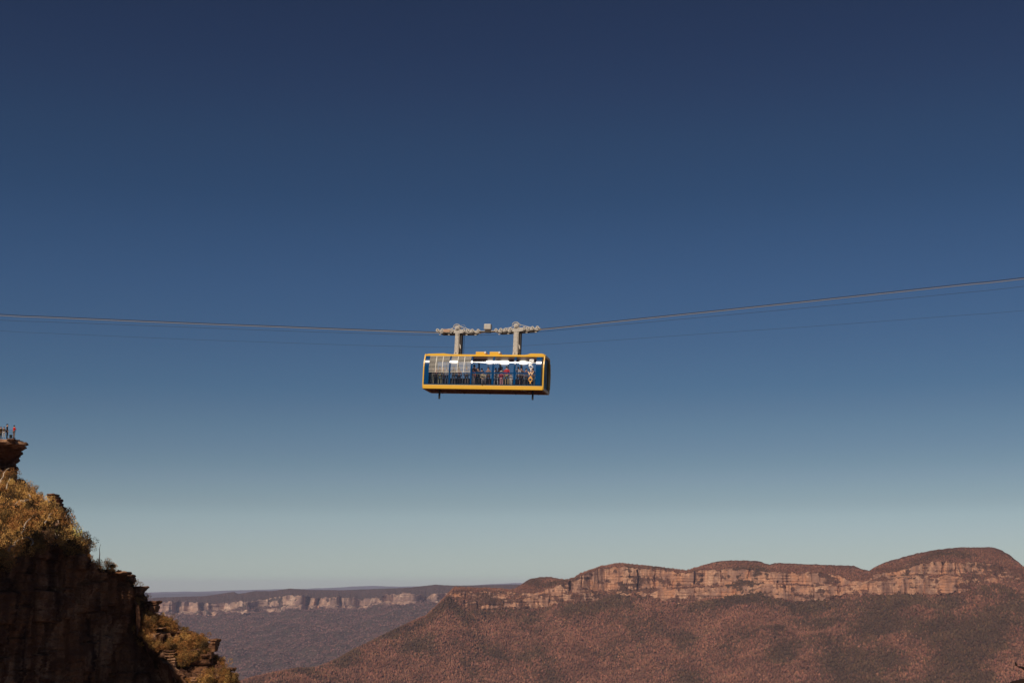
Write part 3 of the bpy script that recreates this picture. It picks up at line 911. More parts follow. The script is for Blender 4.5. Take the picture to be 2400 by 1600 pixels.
branch([z4((915, 385), (980, 300), (1010, 220), (1110, 145)), z4((1000, 290), (1090, 295), (1170, 320), (1190, 400))], .085, 'forked pale branch near the skyline rock')
branch([z1((160, 1045), (230, 975), (290, 970), (350, 955)), z1((195, 1040), (250, 1000), (340, 965))], .10, 'double whitish branch in the upper scrub')
branch([z1((325, 880), (350, 905), (355, 940))], .08, 'short curved pale branch under the small skyline shrub')
branch([z1((78, 830), (88, 770), (120, 705))], .09, 'upright pale branch below the lookout')
branch([z1((5, 770), (40, 690), (70, 620), (110, 590))], .10, 'pale branch slanting up beneath the overhang')
branch([z4((1370, 740), (1450, 690), (1530, 640))], .07, 'thin pale branch near the golden shoulder shrub')
branch([z4((1130, 590), (1190, 680), (1200, 620)), z4((1140, 670), (1190, 690), (1280, 780))], .06, 'small tangled pale twigs above the dark overhang')
branch([z4((1685, 625), (1730, 600), (1770, 562))], .035, 'thin dark twig sticking out beyond the shoulder', m=BARK, lift=0)
branch([z4((1235, 28), (1280, 60), (1310, 102))], .035, 'thin dark twig drooping from the layered rock', m=BARK, lift=0)
branch([[(235, 1329), (233, 1312), (234, 1296), (236, 1275)]], .085, 'thin bare upright sapling on the ledge above the dark face', m=BARK, lift=0, name='bare_sapling')
branch([[(543, 1600), (548, 1590), (556, 1581)], [(546, 1592), (553, 1590)]], .05, 'dark bare twig at the bottom edge of the lower slope', P=PB, PY=PYB, m=BARK, lift=.3)


# ================================================================== PEOPLE
SKIN = mat('skin', (.55, .30, .20), .6, var=.08)
SKIN_D = mat('tanned_skin', (.30, .15, .09), .6, var=.08)
_cloth = {}
def cloth(c, nm='cloth'):
    k = (nm, tuple(c))
    if k not in _cloth:
        _cloth[k] = mat(nm, c, .85, var=.15, scale=14, spec=.15)
    return _cloth[k]

def skin_mesh(name, verts, edges, radii, m, parent, sub=1, root=0):
    me = bpy.data.meshes.new(name + '_cage')
    me.from_pydata([tuple(v) for v in verts], edges, [])
    o = bpy.data.objects.new(name + '_cage', me)
    COL.objects.link(o)
    o.modifiers.new('skin', 'SKIN')
    sv = me.skin_vertices[0].data if me.skin_vertices else None
    if sv is None:
        bpy.context.view_layer.objects.active = o
        sv = me.skin_vertices[0].data
    for k, r in enumerate(radii):
        sv[k].radius = r if isinstance(r, tuple) else (r, r)
        sv[k].use_root = (k == root)
    o.modifiers[0].use_smooth_shade = True
    s = o.modifiers.new('sub', 'SUBSURF'); s.levels = sub; s.render_levels = sub
    bpy.context.view_layer.update()
    dg = bpy.context.evaluated_depsgraph_get()
    out = bpy.data.meshes.new_from_object(o.evaluated_get(dg))
    out.name = name
    COL.objects.unlink(o)
    bpy.data.objects.remove(o)
    out.materials.clear(); out.materials.append(m)
    return link(bpy.data.objects.new(name, out), parent)

def person(loc, face, label, top, legs, h=1.7, hair=(.03, .018, .012), skin=None, pose='stand', group=None, hat=None, tilt=0.0, bare=False, coat=False):
    """face: turn about the upright axis; 0 looks at the camera. pose: stand, rail, raise, fold, sit, walk"""
    k = h / 1.7
    sk = skin or SKIN
    root = empty('person', loc, (0, 0, face))
    root.scale = (k, k, k)
    V = lambda *a: Vector(a)
    pel, wai, che, nec, hd, hd2 = V(0, 0, .95), V(0, 0, 1.08), V(0, -.01, 1.30), V(0, 0, 1.46), V(0, -.015, 1.54), V(0, -.005, 1.655)
    hip = {s: V(.10 * s, 0, .90) for s in (-1, 1)}
    kne = {s: V(.115 * s, -.03, .49) for s in (-1, 1)}
    ank = {s: V(.12 * s, .01, .08) for s in (-1, 1)}
    toe = {s: V(.135 * s, -.15, .035) for s in (-1, 1)}
    sho = {s: V(.185 * s, .01, 1.40) for s in (-1, 1)}
    elb = {s: V(.245 * s, .03, 1.12) for s in (-1, 1)}
    wri = {s: V(.25 * s, -.08, .89) for s in (-1, 1)}
    if pose == 'rail':
        for s in (-1, 1):
            elb[s] = V(.25 * s, -.08, 1.13); wri[s] = V(.20 * s, -.33, 1.07)
    if pose == 'raise':
        elb[1] = V(.27, -.10, 1.58); wri[1] = V(.22, -.12, 1.83)
    if pose == 'photo':
        for s in (-1, 1):
            elb[s] = V(.22 * s, -.20, 1.22); wri[s] = V(.07 * s, -.30, 1.46)
    if pose == 'fold':
        elb[1] = V(.25, -.06, 1.14); wri[1] = V(-.04, -.24, 1.18); elb[-1] = V(-.25, -.05, 1.15); wri[-1] = V(.05, -.22, 1.14)
    if pose == 'walk':
        kne[1] += V(0, -.15, .02); ank[1] += V(.02, -.18, 0); toe[1] += V(.02, -.18, .02); ank[-1] += V(0, .16, .03); toe[-1] += V(0, .14, 0)
    dz = 0
    if pose == 'sit':
        for s in (-1, 1):
            kne[s] = V(.15 * s, -.42, .92); ank[s] = V(.15 * s, -.40, .50); toe[s] = V(.15 * s, -.56, .46)
            elb[s] = V(.25 * s, -.12, 1.14); wri[s] = V(.13 * s, -.38, 1.02)
        dz = -.42
    verts = [pel, wai, che, nec, hd, hd2]
    rad = [(.135, .10), (.125, .088), (.15, .10), .062, (.088, .105), (.086, .108)]
    edges = [(0, 1), (1, 2), (2, 3), (3, 4), (4, 5)]
    nose = len(verts); verts.append(hd + V(0, -.115, .035)); rad.append(.014); edges.append((4, nose))
    def add(p, r, frm):
        verts.append(p); rad.append(r); edges.append((frm, len(verts) - 1)); return len(verts) - 1
    for s in (-1, 1):
        a = add(hip[s], .082, 0); a = add(kne[s], .052, a); a = add(ank[s], .036, a); add(toe[s], (.034, .024), a)
        a = add(sho[s], .048, 2); a = add(elb[s], .037, a); a = add(wri[s], .024, a)
        d = (wri[s] - elb[s]).normalized()
        side = d.cross(V(1, 0, 0) if abs(d.x) < .9 else V(0, 1, 0)).normalized()
        palm = add(wri[s] + d * .07, (.034, .018), a)
        nrm = d.cross(side)
        for f in range(4):
            o = side * (.026 - .0175 * f)
            L = (.062, .075, .070, .052)[f]
            b1 = add(wri[s] + d * .09 + o, .009, palm)
            add(wri[s] + d * (.09 + L) + o * 1.15 + nrm * .018, .008, b1)
        th = add(wri[s] + d * .045 + side * .042, .011, palm)
        add(wri[s] + d * .085 + side * .062 + nrm * .01, .009, th)
    off = V(0, 0, dz)
    skin_mesh('body', [v + off for v in verts], edges, rad, sk, root)
    # shirt
    tv = [pel + V(0, 0, -.02 if not coat else -.14), wai, che, V(0, 0, 1.405), V(0, 0, 1.475)]; tr_ = [(.152, .118), (.142, .108), (.168, .118), (.125, .098), .082]; te = [(0, 1), (1, 2), (2, 3), (3, 4)]
    for s in (-1, 1):
        tv += [sho[s], elb[s], elb[s].lerp(wri[s], .25 if bare else .92)]; tr_ += [.063, .052, .042]
        b = len(tv); te += [(2, b - 3), (b - 3, b - 2), (b - 2, b - 1)]
    skin_mesh('jacket' if coat else 'shirt', [v + off for v in tv], te, tr_, top, root)
    lv = [pel]; lr = [(.148, .112)]; le = []
    for s in (-1, 1):
        lv += [hip[s], kne[s], ank[s].lerp(kne[s], .05)]; lr += [.098, .070, .056]
        b = len(lv); le += [(0, b - 3), (b - 3, b - 2), (b - 2, b - 1)]
    skin_mesh('trousers', [v + off for v in lv], le, lr, legs, root)
    mb = MB()
    for s in (-1, 1):
        a, t_ = ank[s] + off, toe[s] + off
        mb.tube([a + V(0, .05, -.03), a + V(0, -.02, -.02), t_ + V(0, .02, .01), t_ + V(0, -.05, 0)], [.045, .052, .044, .025], 8)
    mb.build('shoes', cloth((.03, .025, .025), 'shoe_leather'), root, True)
    # hair: a cap over the back and crown of the skull
    bm = bmesh.new()
    bmesh.ops.create_uvsphere(bm, u_segments=14, v_segments=9, radius=1)
    bmesh.ops.delete(bm, geom=[v for v in bm.verts if v.co.z < -.15 and v.co.y < .1 or v.co.z < -.75], context='VERTS')
    for v in bm.verts:
        v.co = Vector((v.co.x * .10, v.co.y * .118 + .014, v.co.z * .112 + 1.645)) + off
    hm = MB(); hm.bm.free(); hm.bm = bm
    hm.build('hair', cloth(hair, 'hair'), root, True)
    if hat is not None:
        hb = MB().cyl(V(0, 0, 1.665) + off, V(0, 0, 1.685) + off, .20, 18).cyl(V(0, 0, 1.685) + off, V(0, 0, 1.79) + off, .105, 16, .085)
        hb.build('hat', hat, root)
    return tag(root, label, 'person', group)


# ================================================================== CABLE CAR
PSI, ROLL = R(11.3), R(2.4)
CC_Y = 127.6
SCALE_PX = 26.4
root_rot = Matrix.Rotation(-PSI, 4, 'Z') @ Matrix.Rotation(ROLL, 4, 'Y')
W2, L2, LA = 1.65, 5.45, 5.66     # half width; reach to the right and to the left of the middle mark
anchor = at(970 + 1125 / 6.918, 740 + 1190 / 6.918, CC_Y - W2 * math.cos(PSI))     # bottom front edge, middle
org = anchor - (root_rot @ Vector((0, -W2, 0)))
car = empty('cable_car', org, root_rot.to_euler())
tag(car, 'yellow and blue cable car cabin full of passengers hanging over the valley', 'cable car')
MW = Matrix.Translation(org) @ root_rot
MWI = MW.inverted()

def Lz(zx, zy, yd):
    """measured point: close-up pixel -> cabin x,z in the upright slice at depth yd"""
    d = Vector(ray(970 + zx / 6.918, 740 + zy / 6.918))
    o = MWI @ Vector((0, 0, 0)); dd = MWI.to_3x3() @ d
    t = (yd - o.y) / dd.y
    p = o + dd * t
    return p.x, p.z
def Lv(zx, zy, yd):
    x, z = Lz(zx, zy, yd)
    return Vector((x, yd, z))

# side profile of the glazed wall: upright below, curving in towards the roof
def prof(z, out=0.0):
    if z <= 1.75: return -W2 + .03 - out
    a = (z - 1.75) * .42
    return -W2 + .03 + .5 * .42 * (z - 1.75) ** 2 - out
def profline(z0, z1, out=0.0, n=10):
    return [(prof(z0 + (z1 - z0) * i / n, out), z0 + (z1 - z0) * i / n) for i in range(n + 1)]
def mir(pl): return [(-y, z) for y, z in pl]
def strip(mb, z0, z1, x0, x1, out, th, side=-1, n=10):
    pl = profline(z0, z1, out, n)
    inn = []
    for i in range(len(pl)):
        a, b = Vector(pl[max(i - 1, 0)]), Vector(pl[min(i + 1, len(pl) - 1)])
        d = (b - a).normalized()
        nn = Vector((abs(d.y), -d.x if d.y > 0 else d.x))
        inn.append((pl[i][0] + nn.x * th, pl[i][1] + nn.y * th))
    sg = 1 if side < 0 else -1
    m = len(pl)
    vs = [(x, sg * y, z) for x in (x0, x1) for y, z in pl + inn]
    k = 2 * m
    fs = []
    for i in range(m - 1):
        fs += [(i, i + 1, k + i + 1, k + i), (m + i, k + m + i, k + m + i + 1, m + i + 1), (i, m + i, m + i + 1, i + 1), (k + i, k + i + 1, k + m + i + 1, k + m + i)]
    fs += [(0, k, k + m, m), (m - 1, 2 * m - 1, k + 2 * m - 1, k + m - 1)]
    return mb.poly(vs, fs)
ZW0, ZW1 = .47, Lz(1125, 655, -W2 + .28)[1]     # window band
ZR = Lz(1125, 619, -W2 + .30)[1]                # roof line
ZE = Lz(330, 598, -W2 + .30)[1]; ZE2 = Lz(1930, 603, -W2 + .30)[1]
print('heights', ZW1, ZR, ZE, ZE2)
DZ = ZR - 3.10

# lower skirt, roof rails and hoops in yellow
mb = MB()
for s in (-1, 1):
    ya, yb = (-W2, -W2 + .14) if s < 0 else (W2 - .14, W2)
    mb.box(-LA + .06, L2 - .06, ya, yb, 0.0, .36, .025)
mb.box(-LA + .02, -LA + .12, -W2 + .14, W2 - .14, 0, .36).box(L2 - .12, L2 - .02, -W2 + .14, W2 - .14, 0, .20)
mb.build('skirt', YELLOW, car)
mb = MB()
mb.box(-LA + .1, L2 - .1, -W2 + .05, -W2 + .075, .362, .46)
mb.box(-LA + .1, L2 - .1, W2 - .075, W2 - .05, .362, .46)
mb.build('sill', mat('sill_blue', (.01, .05, .10), .4), car)

def hoop_loop():
    pts = []
    yb, yt = W2 - .02, -(prof(ZW1)) + .06
    r = .22
    pts += [(-yb + r, 0.0), (-yb + .06, .06), (-yb, r)]
    pts += [(prof(z, .03), z) for z in np.linspace(.5, ZW1 - .1, 9)]
    pts += [(-yt + .0, ZW1 + .02), (-yt + .06, ZE - .16), (-yt + .25, ZE - .06)]
    return pts + [(-y, z) for y, z in reversed(pts)]
HL = hoop_loop()
def hoop(x0, x1, w):
    m_ = MB()
    cy, cz = 0, 1.6
    n = len(HL)
    inn = [(y * (1 - w / 1.65), (z - cz) * (1 - w / 1.6) + cz) for y, z in HL]
    vs = [(x0, y, z) for y, z in HL] + [(x0, y, z) for y, z in inn] + [(x1, y, z) for y, z in HL] + [(x1, y, z) for y, z in inn]
    fs = []
    for i in range(n):
        j = (i + 1) % n
        fs += [(i, j, n + j, n + i), (2 * n + i, 3 * n + i, 3 * n + j, 2 * n + j), (i, 2 * n + i, 2 * n + j, j), (n + i, n + j, 3 * n + j, 3 * n + i)]
    return m_.poly(vs, fs)
hoop(-LA, -LA + .11, .12).build('end_frame', YELLOW, car)
hoop(L2 - .11, L2, .12).build('end_frame', YELLOW, car)

# roof: raised towards both ends
rx = [(-LA + .05, ZE - .16), (-LA + .30, ZE - .05), (-3.95, ZE), (-3.80, ZE - .01), (-3.5, ZR + .02), (-3.2, ZR), (3.55, ZR), (3.8, ZR + .03), (4.1, ZE2), (L2 - .35, ZE2), (L2 - .12, ZE2 - .05), (L2 - .03, ZE2 - .15)]
yt = -prof(ZW1)
mb = MB()
cols_ = []
for x, z in rx:
    cols_.append([(x, -yt - .035, ZW1), (x, -yt - .03, z - .10), (x, -yt + .06, z - .02), (x, -yt + .35, z), (x, yt - .35, z), (x, yt - .06, z - .02), (x, yt + .03, z - .10), (x, yt + .035, ZW1)])
vs = [p for c in cols_ for p in c]
m8 = 8
fs = []
for i in range(len(rx) - 1):
    for j in range(m8 - 1):
        a = i * m8 + j
        fs.append((a, a + 1, a + m8 + 1, a + m8))
    fs.append((i * m8 + 7, i * m8, (i + 1) * m8, (i + 1) * m8 + 7))
fs += [tuple(range(8)), tuple(range((len(rx) - 1) * m8, len(rx) * m8))]
mb.poly(vs, fs)
mb.build('roof', YELLOW, car)
for xa, xb in ((1010, 1172), (1235, 1402)):
    a, b = Lz(xa, 585, -yt + .3), Lz(xb, 585, -yt + .3)
    h_ = MB().box(a[0], b[0], -yt + .15, -yt + 1.1, ZR - .01, a[1], .03).build('roof_hatch', YELLOW, car)
    MB().box(b[0] - .13, b[0] + .03, -yt + .10, -yt + .34, a[1] - .16, a[1] + .02, .03).build('lamp_cover', mat('white_cover', (.85, .82, .75), .15), h_)

# floor, underside frame and lining
MB().box(-LA + .13, L2 - .13, -W2 + .15, W2 - .15, .02, .12).build('floor_pan', FLOORM, car)
mb = MB()
for y in (-.55, .55):
    mb.box(-LA + .3, L2 - .3, y - .06, y + .06, -.07, .018)
for x in (-4.5, -2.4, 0, 2.4, 4.5):
    mb.box(x - .05, x + .05, -1.35, 1.35, -.05, .017)
mb.box(-5.1, -3.7, -.48, .48, -.09, -.003)
mb.build('underframe', mat('underframe_paint', (.18, .07, .045), .7, var=.3), car)
amber = mat('amber_lens', (.45, .20, .06), .3)
for zx, zy in ((650, 1225), (800, 1222), (998, 1224), (1460, 1224), (1590, 1226), (1735, 1233)):
    x, z = Lz(zx, zy, -1.1)
    MB().cyl((x, -1.1, .03), (x, -1.1, -.05), .055, 10).build('floor_window', amber, car)
a = Lv(1775, 1215, -1.4); b = Lv(1915, 1290, .9)
MB().tube([(a.x, a.y, -.01), (b.x, b.y, -.03)], .035, 8).build('drain_pipe', CREAM, car)
for zx, zb in ((418, 1345), (1930, 1362)):
    t_ = Lv(zx, 1210, -.9); b = Lv(zx, zb, -.9)
    lg = MB().box(t_.x - .075, t_.x + .075, -.98, -.82, b.z, .01, .012)
    lg.build('landing_leg', BLACK, car)
MB().box(-LA + .14, L2 - .14, -W2 + .16, W2 - .16, .122, .40).build('cabin_floor', INNER, car)
MB().box(-LA + .14, L2 - .14, -yt + .08, yt - .08, ZW1 - .16, ZW1 - .005).build('ceiling', mat('ceiling_panel', (.22, .12, .085), .6), car)

# glazing and posts
BX = [(-4.93, -3.12), (-2.98, -1.18), (-1.02, .78), (.95, 2.74), (2.92, 4.72)]
posts = [(-3.12, -2.98), (-1.18, -1.02), (.78, .95), (2.74, 2.92)]
def zx2x(zx): return Lz(zx, 900, -W2)[0]
BX = [(zx2x(a), zx2x(b)) for a, b in ((240, 568), (592, 916), (940, 1264), (1297, 1614), (1648, 1974))]
posts = [(BX[k][1], BX[k + 1][0]) for k in range(4)]
for (a, b) in posts:
    strip(MB(), ZW0, ZW1, a, b, .012, .07).build('window_post', BLUE, car, True)
    strip(MB(), ZW0, ZW1, a, b, .012, .07, 1).build('window_post', BLUE, car, True)
xe = zx2x(2060)
strip(MB(), ZW0, ZW1, -LA + .125, BX[0][0], .012, .07).build('corner_panel', BLUE, car, True)
strip(MB(), ZW0, ZW1, BX[4][1], xe, .012, .07).build('corner_panel', BLUE, car, True)
for s in (1,):
    strip(MB(), ZW0, ZW1, -LA + .125, BX[0][0], .012, .07, 1).build('corner_panel', BLUE, car, True)
    strip(MB(), ZW0, ZW1, BX[4][1], xe, .012, .07, 1).build('corner_panel', BLUE, car, True)
strip(MB(), .40, ZW1, xe + .003, L2 - .12, -.06, .05).build('corner_post', BLACK, car)
strip(MB(), .40, ZW1, xe + .003, L2 - .12, -.06, .05, 1).build('corner_post', BLACK, car)
_zl = Lz(700, 915, -W2)[1]
for k, (a, b) in enumerate(BX):
    w = strip(MB(), ZW0, ZW1, a + .004, b - .004, 0, .012, -1, 14).build('window', GLASS, car, True)
    if k >= 2:
        strip(MB(), _zl - .06, _zl + .05, a + .005, b - .005, .010, .03, -1, 2).build('crossbar', BLUE, w)
    strip(MB(), 1.42, ZW1, a + .004, b - .004, 0, .012, 1, 10).build('window', GLASS, car, True)
    if k < 2:
        mb = MB()
        zt, zb = ZW1 - .05, Lz(400, 907, -W2)[1]
        for q in range(13):
            z = zb + (zt - zb) * q / 12
            y = prof(z, .035)
            mb.box(a + .01, b - .01, y - .03, y - .012, z - .0175, z + .0175)
        for f in (.335, .665):
            xx = a + (b - a) * f
            strip(mb, zb - .03, zt + .03, xx - .022, xx + .022, .062, .018, -1, 8)
        mb.build('louvre', WHITE, w)
# far side lower panel
MB().box(-LA + .12, L2 - .12, W2 - .12, W2 - .09, .40, 1.42).build('side_panel', INNER, car)
# ends
mb = MB().box(-LA + .13, -LA + .16, -W2 + .2, W2 - .2, .40, ZW1 - .17)
mb.build('end_wall', INNER, car)
ew = MB().box(L2 - .16, L2 - .13, -W2 + .12, W2 - .12, .30, ZW1 - .06).build('end_window', DGLASS, car)
mb = MB()
for y in (-.62, .05, .68):
    mb.box(L2 - .128, L2 - .10, y - .045, y + .045, .30, ZW1 - .06)
mb.box(L2 - .128, L2 - .09, -W2 + .14, W2 - .14, .22, .298)
mb.build('mullion', BLACK, ew)
MB().tube([(L2 + .03, W2 - .12, .45), (L2 + .05, W2 - .10, 1.5), (L2 + .03, W2 - .32, 2.75)], .028, 8).build('grab_rail', RAILM, car)
MB().tube([(L2 + .03, -W2 + .35, .20), (L2 + .08, 0, .16), (L2 + .03, W2 - .2, .20)], .03, 8).build('bumper_rail', RAILM, car)
# hand rail inside the glass
mb = MB()
zr = _zl - .12
mb.tube([(-4.9, -W2 + .16, zr), (4.7, -W2 + .16, zr)], .024, 8)
for x in np.linspace(-4.8, 4.6, 11):
    mb.cyl((x, -W2 + .16, zr), (x, -W2 + .16, .40), .014, 6)
mb.build('hand_rail', RAILM, car)
POLEM = mat('pole_blue', (.02, .05, .12), .4)
for x in (-3.9, -2.0, 0.0, 1.9, 3.8):
    MB().cyl((x, -.1, .40), (x, -.1, ZW1 - .165), .028, 8).build('grab_pole', POLEM, car)

# lettering down the right-hand window; sun glare painted into the paler upper letters
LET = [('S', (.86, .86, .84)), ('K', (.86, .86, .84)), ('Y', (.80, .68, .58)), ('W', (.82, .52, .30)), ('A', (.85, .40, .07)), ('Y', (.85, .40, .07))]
lx, ztop = Lz(1908, 690, -W2 + .1)
_, zbot = Lz(1888, 1105, -W2)
lx2 = Lz(1888, 1060, -W2)[0]
pitch_ = (ztop - zbot) / 6
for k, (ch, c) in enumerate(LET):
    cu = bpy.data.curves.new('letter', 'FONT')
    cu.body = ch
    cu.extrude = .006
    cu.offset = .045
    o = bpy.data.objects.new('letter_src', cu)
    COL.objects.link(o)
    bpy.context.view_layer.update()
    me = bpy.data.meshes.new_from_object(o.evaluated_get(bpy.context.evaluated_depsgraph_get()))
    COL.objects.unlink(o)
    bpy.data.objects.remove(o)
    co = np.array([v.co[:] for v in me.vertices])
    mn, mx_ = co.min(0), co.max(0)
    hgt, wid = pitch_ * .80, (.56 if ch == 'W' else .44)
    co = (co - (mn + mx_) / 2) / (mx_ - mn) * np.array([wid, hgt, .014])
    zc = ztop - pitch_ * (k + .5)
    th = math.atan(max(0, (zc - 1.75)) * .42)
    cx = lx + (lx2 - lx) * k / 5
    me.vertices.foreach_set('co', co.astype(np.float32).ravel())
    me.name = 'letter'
    me.materials.clear(); me.materials.append(mat('letter_vinyl_glare', c, .5, var=.05))
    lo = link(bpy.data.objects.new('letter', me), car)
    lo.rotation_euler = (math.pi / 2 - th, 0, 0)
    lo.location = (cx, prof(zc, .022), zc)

# ---- hangers
def hanger(zl, zr_, ztopy, hubx, huby):
    yd = -.32
    pt = Lv(hubx, huby, yd)
    l0, r0 = Lz(zl, 400, yd)[0], Lz(zr_, 400, yd)[0]
    w = r0 - l0
    cx = (l0 + r0) / 2
    zt = Lz(hubx, ztopy + 75, yd)[1]
    mb = MB()
    # front and back plates with flared feet, web between them set back from the right-hand edge
    for y0, y1 in ((yd, yd + .06), (.26, .32)):
        mb.prism_y([(cx - w / 2 - .07, ZR - .02), (cx + w / 2 + .07, ZR - .02), (cx + w / 2, 3.6), (cx + w / 2 - .01, zt), (cx - w / 2 + .01, zt), (cx - w / 2, 3.6)], y0, y1)
    mb.box(cx - w / 2 + .03, cx - w / 2 + .08, yd + .062, .258, ZR - .02, zt)
    hg = mb.build('hanger', CREAM, car)
    mb = MB()
    mb.box(cx + w / 2 - .10, cx + w / 2 - .04, yd + .064, .256, ZR - .02, zt - .1)
    mb.box(cx + w / 2 + .02, cx + w / 2 + .26, -.18, .30, ZR - .01, zt - .35, .02)
    mb.build('shaded_web', DARKST, hg)  # shaded right flank of the hanger, its shade put in as dark colour
    mb = MB().tube([(cx + w / 2 + .06, yd - .02, zt + .3), (cx + w / 2 + .06, yd - .02, 3.5)], .03, 6)
    mb.prism_y([(cx + w / 2 + .08, 4.35), (cx + w / 2 + .22, 4.2), (cx + w / 2 + .26, 3.85), (cx + w / 2 + .16, 3.95)], yd - .01, yd + .03)
    mb.build('cable_duct', CREAM, hg)
    # bolts and bracing marks
    for q in range(7):
        z = 3.35 + (zt - 3.5) * q / 6
        for sgn in (-1, 1):
            MB().cyl((cx + sgn * (w / 2 - .05), yd - .02, z), (cx + sgn * (w / 2 - .05), yd + .0, z), .018, 6).build('bolt', DARKST, hg)
    MB().cyl((cx - .02, yd - .012, 3.48), (cx - .02, yd, 3.48), .05, 10).build('bolt', DARKST, hg)
    mb = MB()
    mb.cyl((pt.x, yd - .10, pt.z), (pt.x, .42, pt.z), .20, 24)
    mb.cyl((pt.x, yd - .16, pt.z), (pt.x, yd - .10, pt.z), .10, 16)
    mb.build('pivot', CREAM, hg)
    # curved guard over the pivot
    mb = MB()
    arc = [(pt.x + .33 * math.cos(t), yd - .05, pt.z + .02 + .30 * math.sin(t)) for t in np.linspace(R(15), R(172), 11)]
    mb.tube(arc, .045, 8).build('guard_hoop', CREAM, hg)
    MB().tube([(x, .3, z) for x, y, z in arc], .035, 8).build('guard_hoop', CREAM, hg)
    return pt
h1 = hanger(664, 724, 150, 700, 195)
h2 = hanger(1612, 1684, 110, 1655, 160)

# ---- trucks with running wheels
def truck(x0, y0, x1, y1, wheels, cover=None):
    """beam between two measured points, wheels at measured x"""
    yd = -.34
    a, b = Lv(x0, y0, yd), Lv(x1, y1, yd)
    d = (b - a); d.y = 0
    ln = d.length
    ux = d.normalized(); uz = Vector((-ux.z, 0, ux.x))
    def q(s, t): return (a.x + ux.x * s + uz.x * t, a.z + ux.z * s + uz.z * t)
    mb = MB()
    pl = [q(.06, -.10), q(ln * .30, -.12), q(ln * .5, -.22), q(ln * .70, -.12), q(ln - .06, -.10), q(ln, .04), q(ln * .72, .08), q(ln * .5, .20), q(ln * .28, .08), q(0, .04)]
    mb.prism_y(pl, yd, yd + .05)
    mb.prism_y(pl, .29, .34)
    tk = mb.build('truck', CREAM, car)
    mb = MB()
    lo = [q(ln * .14, -.30), q(ln * .88, -.30), q(ln * .95, -.14), q(ln * .07, -.14)]
    mb.prism_y(lo, yd + .10, .24)
    mb.build('undercarriage', DARKST, tk)
    for s in np.linspace(.1, .9, 5):
        p = q(ln * s, -.34)
        MB().box(p[0] - .09, p[0] + .09, yd - .01, yd + .09, p[1] - .03, p[1] + .03).build('brake_block', CREAM, tk)
        p = q(ln * s + .15, -.18)
        MB().box(p[0] - .16, p[0] + .12, yd - .03, yd - .004, p[1] - .025, p[1] + .02).build('brake_block', CREAM, tk)
    for wx in wheels:
        s = (wx - x0) / (x1 - x0) * ln
        p = q(s, .055)
        wmb = MB()
        for yy in (yd - .085, .25):
            wmb.cyl((p[0], yy, p[1]), (p[0], yy + .075, p[1]), .15, 20)
        wmb.cyl((p[0], yd - .02, p[1]), (p[0], .3, p[1]), .04, 8)
        wo = wmb.build('wheel', CREAM, tk, False)
        MB().cyl((p[0], yd - .10, p[1]), (p[0], yd - .084, p[1]), .05, 12).build('hub', DARKST, wo)
    if cover:
        s0, s1 = [(v - x0) / (x1 - x0) * ln for v in cover]
        MB().prism_y([q(s0, -.12), q(s1, -.12), q(s1, .15), q(s0, .15)], yd - .12, yd - .09).build('cover_plate', RUST, tk)
    mb = MB()
    mb.tube([Vector((q(ln * .18, .10)[0], yd - .02, q(ln * .18, .10)[1])), Vector((q(ln * .34, .16)[0], yd - .02, q(ln * .34, .2)[1])), Vector((q(ln * .46, .42)[0], yd - .02, q(ln * .46, .42)[1])), Vector((q(ln * .55, .44)[0], yd - .02, q(ln * .55, .44)[1])), Vector((q(ln * .70, .22)[0], yd - .02, q(ln * .70, .22)[1])), Vector((q(ln * .80, .10)[0], yd - .02, q(ln * .80, .10)[1]))], .028, 7)
    mb.build('guide_rail', CREAM, tk)
    return a, b
truck(355, 243, 1075, 250, (385, 462, 622, 812, 872, 950, 1045), (485, 590))
truck(1308, 242, 2050, 197, (1334, 1412, 1492, 1568, 1790, 1850, 1925, 2005))
# bar joining the trucks, with the control box
a, b = Lv(1070, 262, -.1), Lv(1315, 252, -.1)
MB().bar(a, b, .22, .16).build('link_beam', CREAM, car)
a, b = Lv(1130, 268, -.35), Lv(1250, 130, -.35)
MB().box(a.x, b.x, -.36, .18, a.z + .28, b.z, .05).build('control_box', CREAM, car)
MB().box(a.x + .12, b.x - .05, -.30, .12, a.z + .02, a.z + .275).build('motor', DARKST, car)
mb = MB()
l0, l1 = Lv(800, 300, .35), Lv(800, 605, .35)
for dx in (0, .13):
    mb.tube([(l0.x + dx, .35, l0.z), (l0.x + dx, .35, ZR)], .016, 5)
for z in np.arange(3.2, l0.z, .17):
    mb.bar((l0.x, .35, z), (l0.x + .13, .35, z), .018)
mb.build('ladder', mat('ladder_paint', (.03, .06, .16), .5), car)
mb = MB()
w0 = Lv(745, 195, .1)
mb.tube([(w0.x, .1, w0.z - .1), (w0.x + .15, .1, w0.z + .25), (w0.x + .4, .1, w0.z + .28), (w0.x + .62, .1, w0.z - .05)], .014, 5)
mb.build('loose_wire', CREAM, car)

